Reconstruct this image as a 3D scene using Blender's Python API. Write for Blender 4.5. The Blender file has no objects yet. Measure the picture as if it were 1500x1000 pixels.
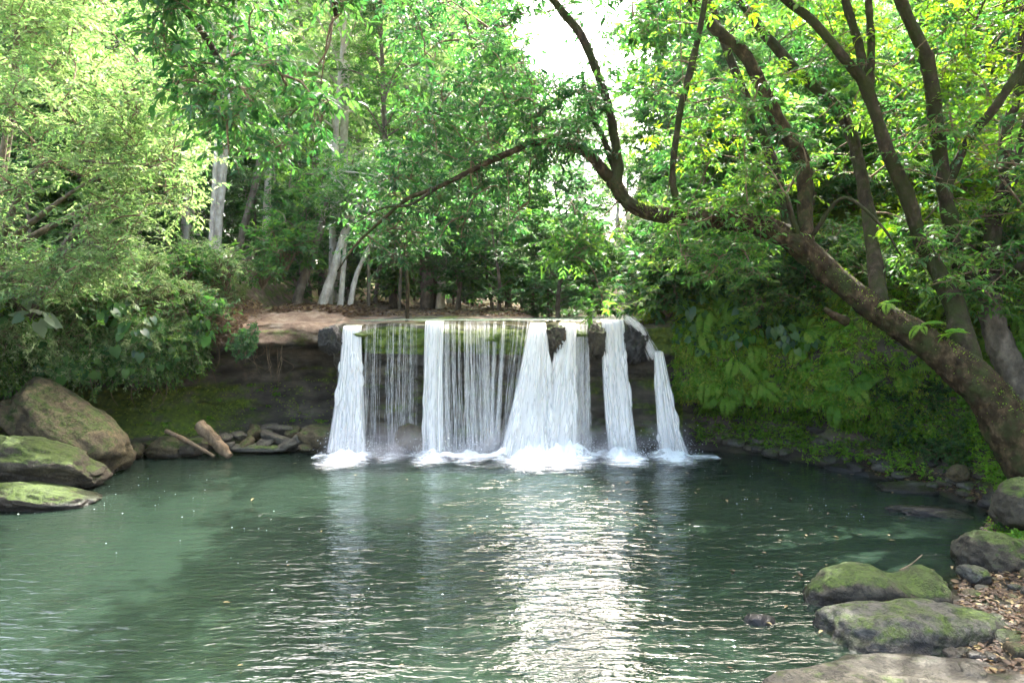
import bpy, math
import numpy as np
from mathutils import Vector, Matrix, Euler

# ------------------------------------------------------------------ camera, sky, sun, exposure
S = bpy.context.scene
COL = S.collection
R = math.radians
PITCH = math.atan(42 / 1000)
EYE = np.array([0.0, 0.0, 4.0])
cam_data = bpy.data.cameras.new('camera')
cam_data.sensor_width = 36.0
cam_data.lens = 24.0
cam_data.clip_start = 0.05
cam_data.clip_end = 3000
cam = bpy.data.objects.new('camera', cam_data)
cam.location = EYE
cam.rotation_euler = (math.pi / 2 - PITCH, 0, 0)
COL.objects.link(cam)
S.camera = cam

SUN_AZ, SUN_EL = R(20), R(53)
world = bpy.data.worlds.new('World')
S.world = world
world.use_nodes = True
_n = world.node_tree.nodes
_sky = _n.new('ShaderNodeTexSky')
_sky.sky_type = 'NISHITA'
_sky.sun_disc = False
_sky.sun_elevation = SUN_EL
_sky.sun_rotation = SUN_AZ
_sky.air_density = 1.0
_sky.dust_density = 8.0
_sky.ozone_density = 1.0
_bg = _n['Background']
_bg.inputs['Strength'].default_value = 0.15
world.node_tree.links.new(_sky.outputs[0], _bg.inputs[0])

sun_data = bpy.data.lights.new('sun', 'SUN')
sun_data.energy = 2.6
sun_data.angle = R(0.5)
sun_data.color = (1.0, 0.97, 0.91)
sun = bpy.data.objects.new('sun', sun_data)
_d = Vector((math.sin(SUN_AZ) * math.cos(SUN_EL), math.cos(SUN_AZ) * math.cos(SUN_EL), math.sin(SUN_EL)))
sun.rotation_euler = _d.to_track_quat('Z', 'Y').to_euler()
sun.location = (0, 30, 60)
COL.objects.link(sun)

S.view_settings.view_transform = 'Standard'
S.view_settings.look = 'None'
S.view_settings.exposure = 3.65
S.view_settings.gamma = 1.0
S.render.engine = 'CYCLES'
S.cycles.use_denoising = True
S.cycles.max_bounces = 8
S.cycles.diffuse_bounces = 4
S.cycles.glossy_bounces = 3
S.cycles.transmission_bounces = 4
S.cycles.transparent_max_bounces = 40
S.cycles.volume_bounces = 0
S.cycles.sample_clamp_indirect = 6.0
S.cycles.use_adaptive_sampling = True
S.cycles.adaptive_threshold = 0.02

_cp, _sp = math.cos(PITCH), math.sin(PITCH)


def at(px, py, y):
    """World point at depth y that the photograph shows at pixel (px, py) of 1500 x 1000."""
    cx, cy = (px - 750) / 1000, (500 - py) / 1000
    d = np.array([cx, _cp + cy * _sp, -_sp + cy * _cp])
    return EYE + d * (y / d[1])


# ------------------------------------------------------------------ noise and vectors
def _hash(i, j, k, seed):
    n = (i * 374761393 + j * 668265263 + k * 2147483647 + seed * 1274126177) & 0xFFFFFFFF
    n = ((n ^ (n >> 13)) * 1274126177) & 0xFFFFFFFF
    n = ((n ^ (n >> 16)) * 2246822519) & 0xFFFFFFFF
    return ((n ^ (n >> 15)) & 0xFFFF) / 65535.0


def vnoise(p, seed=0):
    p = np.asarray(p, float)
    f = np.floor(p).astype(np.int64)
    t = p - f
    t = t * t * (3 - 2 * t)
    r = 0
    for a in (0, 1):
        wa = t[..., 0] if a else 1 - t[..., 0]
        for b in (0, 1):
            wb = t[..., 1] if b else 1 - t[..., 1]
            for c in (0, 1):
                wc = t[..., 2] if c else 1 - t[..., 2]
                r = r + wa * wb * wc * _hash(f[..., 0] + a, f[..., 1] + b, f[..., 2] + c, seed)
    return r * 2 - 1


def fbm(p, seed=0, octs=4, gain=0.5):
    p = np.asarray(p, float)
    r, a = 0, 1.0
    for o in range(octs):
        r = r + a * vnoise(p * 2.0 ** o + 17.3 * o, seed + o)
        a *= gain
    return r


def unit(v):
    return v / np.maximum(np.linalg.norm(v, axis=-1, keepdims=True), 1e-9)


def catmull(pts, n):
    p = np.asarray(pts, float)
    p = np.vstack([2 * p[0] - p[1], p, 2 * p[-1] - p[-2]])
    u = np.linspace(0, len(p) - 3 - 1e-6, n)
    i = u.astype(int)
    t = (u - i)[:, None]
    a, b, c, d = p[i], p[i + 1], p[i + 2], p[i + 3]
    return 0.5 * (2 * b + (c - a) * t + (2 * a - 5 * b + 4 * c - d) * t ** 2 + (3 * b - a - 3 * c + d) * t ** 3)


# ------------------------------------------------------------------ mesh building
class MB:
    """Collects vertices, triangles and quads; build() links them as one mesh object."""

    def __init__(self):
        self.v, self.t, self.q, self.a, self.n = [], [], [], [], 0

    def add(self, v, tris=None, quads=None, tint=0.5):
        v = np.asarray(v, float).reshape(-1, 3)
        if tris is not None and len(tris):
            self.t.append(np.asarray(tris, np.int64).reshape(-1, 3) + self.n)
        if quads is not None and len(quads):
            self.q.append(np.asarray(quads, np.int64).reshape(-1, 4) + self.n)
        a = np.asarray(tint, float)
        if a.ndim == 0:
            a = np.full((len(v), 3), float(a))
        elif a.ndim == 1:
            a = np.repeat(a[:, None], 3, 1)
        self.v.append(v)
        self.a.append(a)
        self.n += len(v)
        return self

    def mesh(self, name, mat, smooth=False):
        v = np.vstack(self.v)
        t = np.vstack(self.t) if self.t else np.zeros((0, 3), np.int64)
        q = np.vstack(self.q) if self.q else np.zeros((0, 4), np.int64)
        me = bpy.data.meshes.new(name)
        me.vertices.add(len(v))
        me.vertices.foreach_set('co', v.astype(np.float32).ravel())
        loops = np.concatenate([t.ravel(), q.ravel()]).astype(np.int32)
        me.loops.add(len(loops))
        me.loops.foreach_set('vertex_index', loops)
        tot = np.concatenate([np.full(len(t), 3), np.full(len(q), 4)])
        start = np.concatenate([[0], np.cumsum(tot)[:-1]]).astype(np.int32)
        me.polygons.add(len(tot))
        me.polygons.foreach_set('loop_start', start)
        if smooth:
            me.polygons.foreach_set('use_smooth', np.ones(len(tot), bool))
        at_ = me.attributes.new('tint', 'FLOAT_VECTOR', 'POINT')
        at_.data.foreach_set('vector', np.vstack(self.a).astype(np.float32).ravel())
        me.materials.append(mat)
        me.update(calc_edges=True)
        me.validate()
        return me

    def build(self, name, mat, parent=None, smooth=False):
        o = bpy.data.objects.new(name, self.mesh(name, mat, smooth))
        COL.objects.link(o)
        if parent is not None:
            o.parent = parent
        return o


def tag(o, label=None, cat=None, group=None, kind=None):
    for k, x in (('label', label), ('category', cat), ('group', group), ('kind', kind)):
        if x:
            o[k] = x
    return o


def empty(name, loc=(0, 0, 0), rz=0.0, scale=1.0, label=None, cat=None, group=None):
    o = bpy.data.objects.new(name, None)
    COL.objects.link(o)
    o.empty_display_size = 0.2
    o.location = loc
    o.rotation_euler = (0, 0, rz)
    o.scale = (scale,) * 3 if np.isscalar(scale) else scale
    return tag(o, label, cat, group)


def children_of(o):
    return [c for c in bpy.data.objects if c.parent is o]


def dup(root, kids, loc, rot, scale, label, group=None):
    """A copy of a thing with copies of its parts (meshes shared)."""
    r = root.copy()
    COL.objects.link(r)
    r.location = loc
    r.rotation_euler = rot if not np.isscalar(rot) else (0, 0, rot)
    r.scale = (scale,) * 3 if np.isscalar(scale) else scale
    r['label'] = label
    if group:
        r['group'] = group
    elif 'group' in r:
        del r['group']
    for k in kids:
        c = k.copy()
        COL.objects.link(c)
        c.parent = r
    return r


def tube(mb, pts, radii, sides=8, n=None, rough=0.0, seed=0, cap=True, tint=0.5, fine=0.0):
    pts = np.asarray(pts, float)
    radii = np.asarray(radii, float)
    if n is None:
        n = max(4, len(pts) * 4)
    if len(pts) > 2:
        P = catmull(pts, n)
    else:
        P = pts[0] + (pts[1] - pts[0]) * np.linspace(0, 1, n)[:, None]
    rr = np.interp(np.linspace(0, 1, n), np.linspace(0, 1, len(radii)), radii)
    T = unit(np.gradient(P, axis=0))
    ref = np.array([0.0, 0.0, 1.0]) if abs(T[:, 2]).mean() < 0.8 else np.array([1.0, 0.13, 0.0])
    U = unit(np.cross(T, ref))
    W = np.cross(T, U)
    a = np.linspace(0, 2 * np.pi, sides, endpoint=False)
    ring = U[:, None] * np.cos(a)[None, :, None] + W[:, None] * np.sin(a)[None, :, None]
    V = P[:, None] + ring * rr[:, None, None]
    if rough:
        k = rr.max()
        f = fbm(V / (k * 1.6), seed, 3)
        V = V + ring * (f * rough)[..., None] * rr[:, None, None]
        if fine:
            ln = np.concatenate([[0], np.cumsum(np.linalg.norm(np.diff(P, axis=0), axis=1))])
            cyl = np.stack([np.cos(a)[None] * 1.6 + 0 * ln[:, None], np.sin(a)[None] * 1.6 + 0 * ln[:, None], ln[:, None] * 1.7 + 0 * a[None]], -1)
            V = V + ring * ((1 - 2 * np.abs(fbm(cyl * 2.2, seed + 3, 5, .6))) * fine)[..., None]
    i = np.arange(n - 1)[:, None] * sides
    j = np.arange(sides)[None]
    j2 = (j + 1) % sides
    Q = np.stack([i + j, i + j2, i + sides + j2, i + sides + j], -1).reshape(-1, 4)
    V = V.reshape(-1, 3)
    tr = None
    if cap:
        V = np.vstack([V, P[0], P[-1]])
        m = n * sides
        jj = np.arange(sides)
        tr = np.vstack([np.stack([np.full(sides, m), (jj + 1) % sides, jj], -1),
                        np.stack([np.full(sides, m + 1), m - sides + jj, m - sides + (jj + 1) % sides], -1)])
    mb.add(V, tr, Q, tint)
    return P, rr


# leaf templates: (along, across, lift), triangles
LANCE = (np.array([[0, 0, 0], [.33, .5, .05], [.33, 0, .0], [.33, -.5, .05], [.72, .34, .0], [.72, 0, -.05], [.72, -.34, .0], [1, 0, -.16]]),
         np.array([[0, 2, 1], [0, 3, 2], [1, 2, 5], [1, 5, 4], [2, 3, 6], [2, 6, 5], [4, 5, 7], [5, 6, 7]]))
DIAMOND = (np.array([[0, 0, 0], [.45, .5, .06], [.45, -.5, .06], [1, 0, -.1]]), np.array([[0, 3, 1], [0, 2, 3]]))
HEART = (np.array([[0, 0, 0], [-.16, .26, .02], [.0, .46, .05], [.3, .5, .06], [.62, .3, .0], [1, 0, -.16], [.62, -.3, .0], [.3, -.5, .06], [.0, -.46, .05], [-.16, -.26, .02], [.3, 0, -.0], [.62, 0, -.05]]),
         np.array([[0, 2, 1], [0, 10, 3], [0, 3, 2], [10, 11, 4], [10, 4, 3], [11, 5, 4], [0, 9, 8], [0, 8, 7], [0, 7, 10], [10, 7, 6], [10, 6, 11], [11, 6, 5]]))


def leaves(mb, P, D, N, L, W, tpl, tint):
    """Leaves at P pointing along D with upper side N, lengths L, width ratio W."""
    tv, tf = tpl
    X = unit(D)
    Y = unit(np.cross(N, X))
    Z = np.cross(X, Y)
    L = np.broadcast_to(np.asarray(L, float), (len(P),))[:, None, None]
    W = np.broadcast_to(np.asarray(W, float), (len(P),))[:, None, None]
    V = P[:, None] + L * (tv[None, :, :1] * X[:, None] + W * tv[None, :, 1:2] * Y[:, None] + tv[None, :, 2:] * Z[:, None])
    k = len(tv)
    F = tf[None] + (np.arange(len(P)) * k)[:, None, None]
    mb.add(V.reshape(-1, 3), F.reshape(-1, 3), None, np.repeat(np.asarray(tint, float), k))


def rdir(rng, n, zmin=-1.0, zmax=1.0):
    z = rng.uniform(zmin, zmax, n)
    a = rng.uniform(0, 2 * np.pi, n)
    r = np.sqrt(np.maximum(0, 1 - z * z))
    return np.stack([r * np.cos(a), r * np.sin(a), z], -1)


def sprays(mb, rng, A, B, n, leaf, wid=.36, droop=.35, tpl=LANCE, sag=.12, tint=(0, 1), twig=None, twig_r=.008):
    """Twigs from A to B carrying n alternate leaves each (and the twig's own thin stem in twig)."""
    m = len(A)
    if m == 0:
        return
    ax = B - A
    ln = np.linalg.norm(ax, axis=1)
    t = np.linspace(.18, 1, n)[None] + rng.uniform(-.04, .04, (m, n))
    P = A[:, None] + ax[:, None] * t[..., None]
    P[..., 2] -= (sag * ln)[:, None] * t ** 2
    X = unit(ax)
    side = unit(np.cross(X, np.array([0, 0, 1.0]) + rng.normal(0, .25, (m, 3))))
    sg = np.where(np.arange(n) % 2, 1.0, -1.0)[None, :, None]
    D = X[:, None] * .65 + side[:, None] * sg * .75 + rng.normal(0, .3, (m, n, 3))
    D[..., 2] -= droop * (0.4 + rng.random((m, n)))
    N = np.array([0, 0, 1.0]) + rng.normal(0, .45, (m, n, 3))
    L = leaf * rng.uniform(.45, 1.25, (m, n))
    base = rng.uniform(tint[0], tint[1], m)[:, None] * .65 + rng.uniform(tint[0], tint[1], (m, n)) * .35
    leaves(mb, P.reshape(-1, 3), D.reshape(-1, 3), N.reshape(-1, 3), L.ravel(), wid, tpl, base.ravel())
    if twig is not None:
        k = 4
        tt = np.linspace(0, 1, k)
        C = A[:, None] + ax[:, None] * tt[None, :, None]
        C[..., 2] -= (sag * ln)[:, None] * (tt ** 2)[None]
        a = np.arange(3) * 2.094
        up = unit(np.cross(side, X))
        ring = side[:, None] * np.cos(a)[None, :, None] + up[:, None] * np.sin(a)[None, :, None]
        r = twig_r * (1 - .75 * tt)
        V = C[:, :, None] + ring[:, None] * r[None, :, None, None]
        i = np.arange(k - 1)[:, None] * 3
        j = np.arange(3)[None]
        q = np.stack([i + j, i + (j + 1) % 3, i + 3 + (j + 1) % 3, i + 3 + j], -1).reshape(-1, 4)
        Q = q[None] + (np.arange(m) * k * 3)[:, None, None]
        twig.add(V.reshape(-1, 3), None, Q.reshape(-1, 4), .5)


# ------------------------------------------------------------------ materials
def new_mat(name):
    m = bpy.data.materials.new(name)
    m.use_nodes = True
    nt = m.node_tree
    for x in list(nt.nodes):
        nt.nodes.remove(x)
    out = nt.nodes.new('ShaderNodeOutputMaterial')

    def N(kind, **kw):
        x = nt.nodes.new('ShaderNode' + kind)
        for k, v in kw.items():
            if k in x.inputs.keys():
                x.inputs[k].default_value = v
            else:
                setattr(x, k, v)
        return x

    def Lk(a, b):
        nt.links.new(a, b)

    return m, N, Lk, out


def ramp(N, stops):
    r = N('ValToRGB')
    e = r.color_ramp.elements
    while len(e) > 1:
        e.remove(e[-1])
    e[0].position, e[0].color = stops[0][0], (*stops[0][1], 1) if len(stops[0][1]) == 3 else stops[0][1]
    for p, c in stops[1:]:
        x = e.new(p)
        x.color = (*c, 1)
    return r


def g(v):
    return (v, v, v)


def leaf_mat(name, cols, trans=(.22, .42, .03), tw=.5, rough=.55, spec=.22):
    m, N, L, out = new_mat(name)
    a = N('Attribute', attribute_name='tint')
    oi = N('ObjectInfo')
    add = N('Math', operation='MULTIPLY_ADD')
    L(oi.outputs['Random'], add.inputs[0])
    add.inputs[1].default_value = .22
    L(a.outputs['Fac'], add.inputs[2])
    sub = N('Math', operation='SUBTRACT')
    L(add.outputs[0], sub.inputs[0])
    sub.inputs[1].default_value = .11
    k = len(cols)
    r = ramp(N, [(i / (k - 1), c) for i, c in enumerate(cols)])
    L(sub.outputs[0], r.inputs[0])
    b = N('BsdfPrincipled')
    L(r.outputs[0], b.inputs['Base Color'])
    b.inputs['Roughness'].default_value = rough
    b.inputs['Specular IOR Level'].default_value = spec
    t = N('BsdfTranslucent')
    hs = N('HueSaturation')
    hs.inputs['Hue'].default_value = .5
    hs.inputs['Saturation'].default_value = 1.12
    hs.inputs['Value'].default_value = 2.6
    L(r.outputs[0], hs.inputs['Color'])
    L(hs.outputs[0], t.inputs['Color'])
    s = N('MixShader')
    s.inputs[0].default_value = tw
    L(b.outputs[0], s.inputs[1])
    L(t.outputs[0], s.inputs[2])
    L(s.outputs[0], out.inputs[0])
    return m


def bark_mat(name, cols, moss=0.0, scale=6.0, mosscol=(.028, .034, .010), bump=1.0):
    m, N, L, out = new_mat(name)
    tc = N('TexCoord')
    mp = N('Mapping')
    mp.inputs['Scale'].default_value = (1, 1, .6)
    L(tc.outputs['Object'], mp.inputs[0])
    n1 = N('TexNoise', Scale=scale, Detail=8.0, Roughness=.65)
    L(mp.outputs[0], n1.inputs['Vector'])
    r = ramp(N, [(.28, cols[0]), (.5, cols[1]), (.72, cols[2])])
    L(n1.outputs['Fac'], r.inputs[0])
    n2 = N('TexNoise', Scale=scale * .35, Detail=6.0, Roughness=.7)
    L(tc.outputs['Object'], n2.inputs['Vector'])
    r2 = ramp(N, [(.5 - .35 * moss + .05, g(0)), (.62 - .3 * moss + .05, g(1))])
    L(n2.outputs['Fac'], r2.inputs[0])
    mx = N('MixRGB')
    L(r2.outputs[0], mx.inputs[0])
    L(r.outputs[0], mx.inputs[1])
    mx.inputs[2].default_value = (*mosscol, 1)
    if not moss:
        L(n2.outputs['Fac'], mx.inputs[2])
        mx.inputs[0].default_value = 0
        for l in list(mx.inputs[0].links):
            m.node_tree.links.remove(l)
    n3 = N('TexNoise', Scale=scale * 4, Detail=6.0)
    L(mp.outputs[0], n3.inputs['Vector'])
    bm = N('Bump', Strength=bump, Distance=.03)
    L(n3.outputs['Fac'], bm.inputs['Height'])
    b = N('BsdfPrincipled', Roughness=.85)
    b.inputs['Specular IOR Level'].default_value = .12
    L(mx.outputs[0], b.inputs['Base Color'])
    L(bm.outputs[0], b.inputs['Normal'])
    L(b.outputs[0], out.inputs[0])
    return m


def rock_mat(name, cols, moss=.5, mosscols=((.012, .024, .003), (.06, .095, .009)), scale=2.2, wet=0.0, zmoss=.15, rough=.8):
    """Stone with moss that grows on the upward faces in uneven patches."""
    m, N, L, out = new_mat(name)
    tc = N('TexCoord')
    n1 = N('TexNoise', Scale=scale, Detail=10.0, Roughness=.68)
    L(tc.outputs['Object'], n1.inputs['Vector'])
    r = ramp(N, [(.3, cols[0]), (.5, cols[1]), (.7, cols[2])])
    L(n1.outputs['Fac'], r.inputs[0])
    n2 = N('TexNoise', Scale=scale * 1.1, Detail=10.0, Roughness=.75)
    L(tc.outputs['Object'], n2.inputs['Vector'])
    geo = N('NewGeometry')
    sx = N('SeparateXYZ')
    L(geo.outputs['Normal'], sx.inputs[0])
    ma = N('Math', operation='MULTIPLY_ADD')
    L(sx.outputs['Z'], ma.inputs[0])
    ma.inputs[1].default_value = zmoss
    L(n2.outputs['Fac'], ma.inputs[2])
    c = .5 + zmoss * .8 + (.5 - moss) * .42
    r2 = ramp(N, [(c - .06, g(0)), (c + .05, g(1))])
    L(ma.outputs[0], r2.inputs[0])
    n4 = N('TexNoise', Scale=14.0, Detail=6.0, Roughness=.7)
    L(tc.outputs['Object'], n4.inputs['Vector'])
    rm = ramp(N, [(.32, mosscols[0]), (.68, mosscols[1])])
    L(n4.outputs['Fac'], rm.inputs[0])
    mx = N('MixRGB')
    L(r2.outputs[0], mx.inputs[0])
    L(r.outputs[0], mx.inputs[1])
    L(rm.outputs[0], mx.inputs[2])
    n3 = N('TexNoise', Scale=scale * 9, Detail=9.0, Roughness=.7)
    L(tc.outputs['Object'], n3.inputs['Vector'])
    bm0 = N('Bump', Strength=.8, Distance=.03)
    L(n3.outputs['Fac'], bm0.inputs['Height'])
    n7 = N('TexNoise', Scale=scale * 2.6, Detail=5.0, Roughness=.6)
    L(tc.outputs['Object'], n7.inputs['Vector'])
    cr = ramp(N, [(.46, g(1)), (.498, g(0)), (.502, g(0)), (.54, g(1))])
    L(n7.outputs['Fac'], cr.inputs[0])
    bm1 = N('Bump', Strength=.45, Distance=.03)
    L(cr.outputs[0], bm1.inputs['Height'])
    L(bm0.outputs[0], bm1.inputs['Normal'])
    bm = N('Bump', Strength=.7, Distance=.02)
    mm = N('Math', operation='MULTIPLY')
    L(r2.outputs[0], mm.inputs[0])
    L(n4.outputs['Fac'], mm.inputs[1])
    L(mm.outputs[0], bm.inputs['Height'])
    L(bm1.outputs[0], bm.inputs['Normal'])
    ps = N('SeparateXYZ')
    L(geo.outputs['Position'], ps.inputs[0])
    wz = N('Math', operation='MULTIPLY_ADD')
    L(n1.outputs['Fac'], wz.inputs[0])
    wz.inputs[1].default_value = -.22
    L(ps.outputs['Z'], wz.inputs[2])
    wr = ramp(N, [(0.0, g(1)), (.06, g(0))])
    L(wz.outputs[0], wr.inputs[0])
    wm = N('MixRGB', blend_type='MULTIPLY')
    L(wr.outputs[0], wm.inputs[0])
    L(mx.outputs[0], wm.inputs[1])
    wm.inputs[2].default_value = (.32, .31, .3, 1)
    wg = N('MapRange')
    L(wr.outputs[0], wg.inputs[0])
    wg.inputs[3].default_value = rough - .35 * wet
    wg.inputs[4].default_value = .3
    n8 = N('TexNoise', Scale=scale * 14, Detail=6.0, Roughness=.75)
    L(tc.outputs['Object'], n8.inputs['Vector'])
    sp8 = ramp(N, [(.3, g(.45)), (.5, g(.95)), (.7, g(1.0))])
    L(n8.outputs['Fac'], sp8.inputs[0])
    w8 = N('MixRGB', blend_type='MULTIPLY')
    w8.inputs[0].default_value = .85
    L(wm.outputs[0], w8.inputs[1])
    L(sp8.outputs[0], w8.inputs[2])
    w9 = N('MixRGB', blend_type='MULTIPLY')
    w9.inputs[0].default_value = .45
    L(w8.outputs[0], w9.inputs[1])
    L(cr.outputs[0], w9.inputs[2])
    mx = w9
    b = N('BsdfPrincipled')
    L(wg.outputs[0], b.inputs['Roughness'])
    b.inputs['Specular IOR Level'].default_value = .3 + .1 * wet
    L(mx.outputs[0], b.inputs['Base Color'])
    L(bm.outputs[0], b.inputs['Normal'])
    L(b.outputs[0], out.inputs[0])
    return m


M = {}
M['leaf_mid'] = leaf_mat('leaf_mid', [(.018, .055, .014), (.032, .085, .02), (.055, .12, .024), (.10, .165, .03)])
M['leaf_dark'] = leaf_mat('leaf_dark', [(.012, .042, .014), (.022, .065, .018), (.038, .09, .022), (.06, .12, .026)], tw=.42)
M['leaf_pale'] = leaf_mat('leaf_pale', [(.04, .085, .03), (.08, .142, .044), (.135, .195, .07), (.23, .28, .135)], tw=.45)
M['leaf_gold'] = leaf_mat('leaf_gold', [(.026, .068, .012), (.05, .105, .015), (.085, .14, .018), (.135, .175, .024)], tw=.55)
M['leaf_far'] = leaf_mat('leaf_far', [(.03, .075, .03), (.045, .10, .035), (.065, .125, .04), (.10, .16, .05)], tw=.5)
M['leaf_broad'] = leaf_mat('leaf_broad', [(.02, .07, .02), (.035, .10, .025), (.05, .13, .03), (.09, .17, .04)], rough=.3, spec=.5)
M['leaf_grey'] = leaf_mat('leaf_grey', [(.06, .11, .07), (.09, .14, .09), (.13, .17, .11), (.17, .19, .13)], rough=.5)
M['fern'] = leaf_mat('fern', [(.05, .14, .02), (.09, .2, .025), (.13, .24, .03), (.2, .28, .045)])
M['moss_leaf'] = leaf_mat('moss_leaf', [(.06, .12, .014), (.125, .21, .024), (.20, .28, .034), (.30, .35, .055)], tw=.35)
M['dry_leaf'] = leaf_mat('dry_leaf', [(.04, .025, .015), (.08, .048, .028), (.13, .085, .045), (.19, .15, .06)], tw=.2)
M['bark_moss'] = bark_mat('bark_moss', [(.008, .005, .0025), (.034, .023, .011), (.13, .09, .046)], moss=.2)
M['bark_dark'] = bark_mat('bark_dark', [(.012, .009, .006), (.034, .025, .016), (.09, .07, .045)], moss=.35)
M['bark_pale'] = bark_mat('bark_pale', [(.18, .15, .115), (.40, .36, .29), (.62, .58, .5)], scale=4)
M['bark_grey'] = bark_mat('bark_grey', [(.05, .041, .03), (.11, .09, .065), (.21, .175, .13)], scale=5)
M['twig'] = bark_mat('twig', [(.07, .05, .03), (.14, .10, .06), (.24, .18, .11)], scale=8)
M['rock_brown'] = rock_mat('rock_brown', [(.033, .025, .012), (.08, .062, .03), (.17, .135, .07)], moss=.46)
M['rock_moss'] = rock_mat('rock_moss', [(.025, .02, .013), (.06, .05, .032), (.13, .11, .075)], moss=.62, zmoss=.42)
M['rock_grey'] = rock_mat('rock_grey', [(.03, .029, .022), (.07, .066, .052), (.15, .14, .11)], moss=.46)
M['rock_bare'] = rock_mat('rock_bare', [(.03, .027, .019), (.06, .054, .038), (.125, .11, .08)], moss=.22)
M['rock_wet'] = rock_mat('rock_wet', [(.010, .010, .008), (.025, .023, .019), (.06, .055, .045)], moss=.36, wet=.8)
M['log'] = bark_mat('log', [(.05, .035, .02), (.14, .10, .06), (.28, .21, .135)], scale=5)

# ------------------------------------------------------------------ terrain: one sheet swept round the pool
# each section: (waterline x, y), outward direction, profile of (outward distance, height), (soil, moss, wet) of the face
PF = {
    'B': [(-3, -1.4), (0, -.3), (.3, .1), (1, .25), (1.6, .4), (2.2, .5), (3, .6), (3.6, .7), (4.2, .8), (5, .9), (6, 1), (7, 1.2), (8, 1.4), (10, 1.8), (14, 2.4), (25, 4), (60, 8), (160, 18), (420, 22)],
    'F': [(-3, -1.4), (0, -.3), (.1, .05), (.8, .3), (1.5, .75), (1.9, 1.2), (2.1, 1.6), (1.7, 2.0), (.8, 2.25), (0, 2.4), (-.3, 2.7), (-.2, 3.3), (.3, 4.0), (1.2, 4.6), (4, 5.3), (10, 6.2), (40, 8), (160, 15), (420, 20)],
    'L': [(-3, -1.4), (0, -.3), (.1, .05), (1.0, .22), (1.9, .45), (2.5, .8), (2.8, 1.5), (2.7, 2.3), (2.3, 2.85), (1.3, 2.98), (.85, 3.12), (.8, 3.4), (1.05, 3.62), (2.0, 3.75), (3.2, 4.15), (7, 4.3), (40, 5.5), (160, 12), (420, 20)],
    'W': [(-3, -1.4), (0, -.3), (.1, .05), (.2, .4), (.28, .9), (.32, 1.5), (.3, 2.1), (.2, 2.5), (.0, 2.75), (-.12, 2.95), (-.18, 3.25), (-.14, 3.5), (0, 3.66), (.6, 3.68), (2.4, 3.66), (5.2, 4.05), (40, 5), (160, 10), (420, 20)],
    'V': [(-3, -1.4), (0, -.3), (.1, .05), (.2, .4), (.28, .9), (.32, 1.5), (.3, 2.1), (.2, 2.5), (.0, 2.75), (-.12, 2.95), (-.18, 3.25), (-.14, 3.5), (0, 3.66), (.6, 3.68), (2.4, 3.6), (6, 3.5), (40, 3.5), (160, 6), (420, 20)],
    'P': [(-3, -1.4), (0, -.3), (.1, .1), (.4, .25), (.9, .55), (1.1, 1.0), (.8, 1.35), (.0, 1.65), (-.5, 2.1), (-.7, 2.7), (-.8, 3.4), (-.7, 4.1), (-.1, 4.8), (.8, 5.5), (3, 7), (9, 11), (40, 24), (160, 40), (420, 50)],
    'R': [(-3, -1.4), (0, -.3), (.1, .1), (.3, .25), (.7, .55), (.85, 1.0), (.6, 1.4), (.05, 1.7), (-.2, 2.1), (-.3, 2.7), (-.1, 3.4), (.3, 4.2), (.8, 5.0), (1.6, 5.8), (4, 7.5), (10, 12), (40, 28), (160, 40), (420, 50)],
    'G': [(-3, -1.4), (0, -.3), (.15, .1), (.4, .25), (.8, .6), (1.2, 1.0), (1.55, 1.45), (2.1, 2), (2.2, 2.6), (2.4, 3.3), (2.6, 4), (3, 4.8), (3.5, 5.6), (4.2, 6.5), (7, 9.5), (12, 14), (40, 30), (160, 40), (420, 50)],
    'N': [(-3, -.8), (-.7, -.28), (-.1, -.03), (.5, .06), (1.1, .17), (1.8, .3), (2.5, .48), (3.2, .72), (3.8, 1.2), (4.2, 1.9), (4.6, 2.7), (5, 3.6), (5.5, 4.6), (6, 5.6), (9, 8.5), (13, 12), (40, 26), (160, 40), (420, 50)],
}
SEC = [((0, -6), (0, -1), 'B', (.3, .4, .2)), ((-10, -3), (-.7, -.7), 'B', (.4, .4, .1)), ((-11.3, 6), (-1, .0), 'F', (.4, .5, .1)),
       ((-13.2, 14), (-.9, .4), 'F', (.4, .55, .1)), ((-12.6, 17.6), (-.5, .87), 'F', (.35, .6, .1)), ((-10.2, 19.1), (-.15, 1), 'F', (.4, .6, .1)),
       ((-8.8, 19.6), (-.05, 1), 'L', (.7, .5, .1)), ((-7.5, 19.8), (0, 1), 'L', (.75, .55, .15)), ((-5.7, 20.0), (0, 1), 'L', (.8, .5, .2)),
       ((-5.0, 19.85), (0, 1), 'W', (.1, .3, .9)), ((-2.6, 19.75), (0, 1), 'W', (.1, .45, .9)), ((-.2, 19.7), (0, 1), 'W', (.1, .45, .9)), ((2.2, 19.7), (0, 1), 'V', (.1, .45, .9)),
       ((4.3, 19.65), (.05, 1), 'V', (.1, .45, .9)), ((5.15, 19.75), (.25, .97), 'P', (.15, .7, .4)), ((6.1, 19.4), (.45, .9), 'P', (.15, .75, .2)),
       ((7.4, 18.4), (.65, .76), 'R', (.15, .75, .1)), ((8.5, 16.9), (.85, .53), 'R', (.2, .7, .1)), ((9.15, 15.2), (.97, .2), 'G', (.25, .65, .1)),
       ((9.3, 13.3), (1, .02), 'G', (.3, .6, .15)), ((7.7, 11.4), (1, -.05), 'N', (.3, .35, .5)), ((6.25, 9.6), (1, -.1), 'N', (.3, .35, .5)),
       ((5.2, 8.0), (1, -.15), 'N', (.3, .35, .5)), ((4.6, 6.2), (1, -.2), 'N', (.3, .35, .5)), ((6.5, 2), (.9, -.4), 'N', (.6, .3, .1)), ((5, -3), (.6, -.8), 'B', (.4, .4, .2))]
NS = len(SEC)
_base = np.array([s[0] for s in SEC], float)
_dirs = np.array([s[1] for s in SEC], float)
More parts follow.
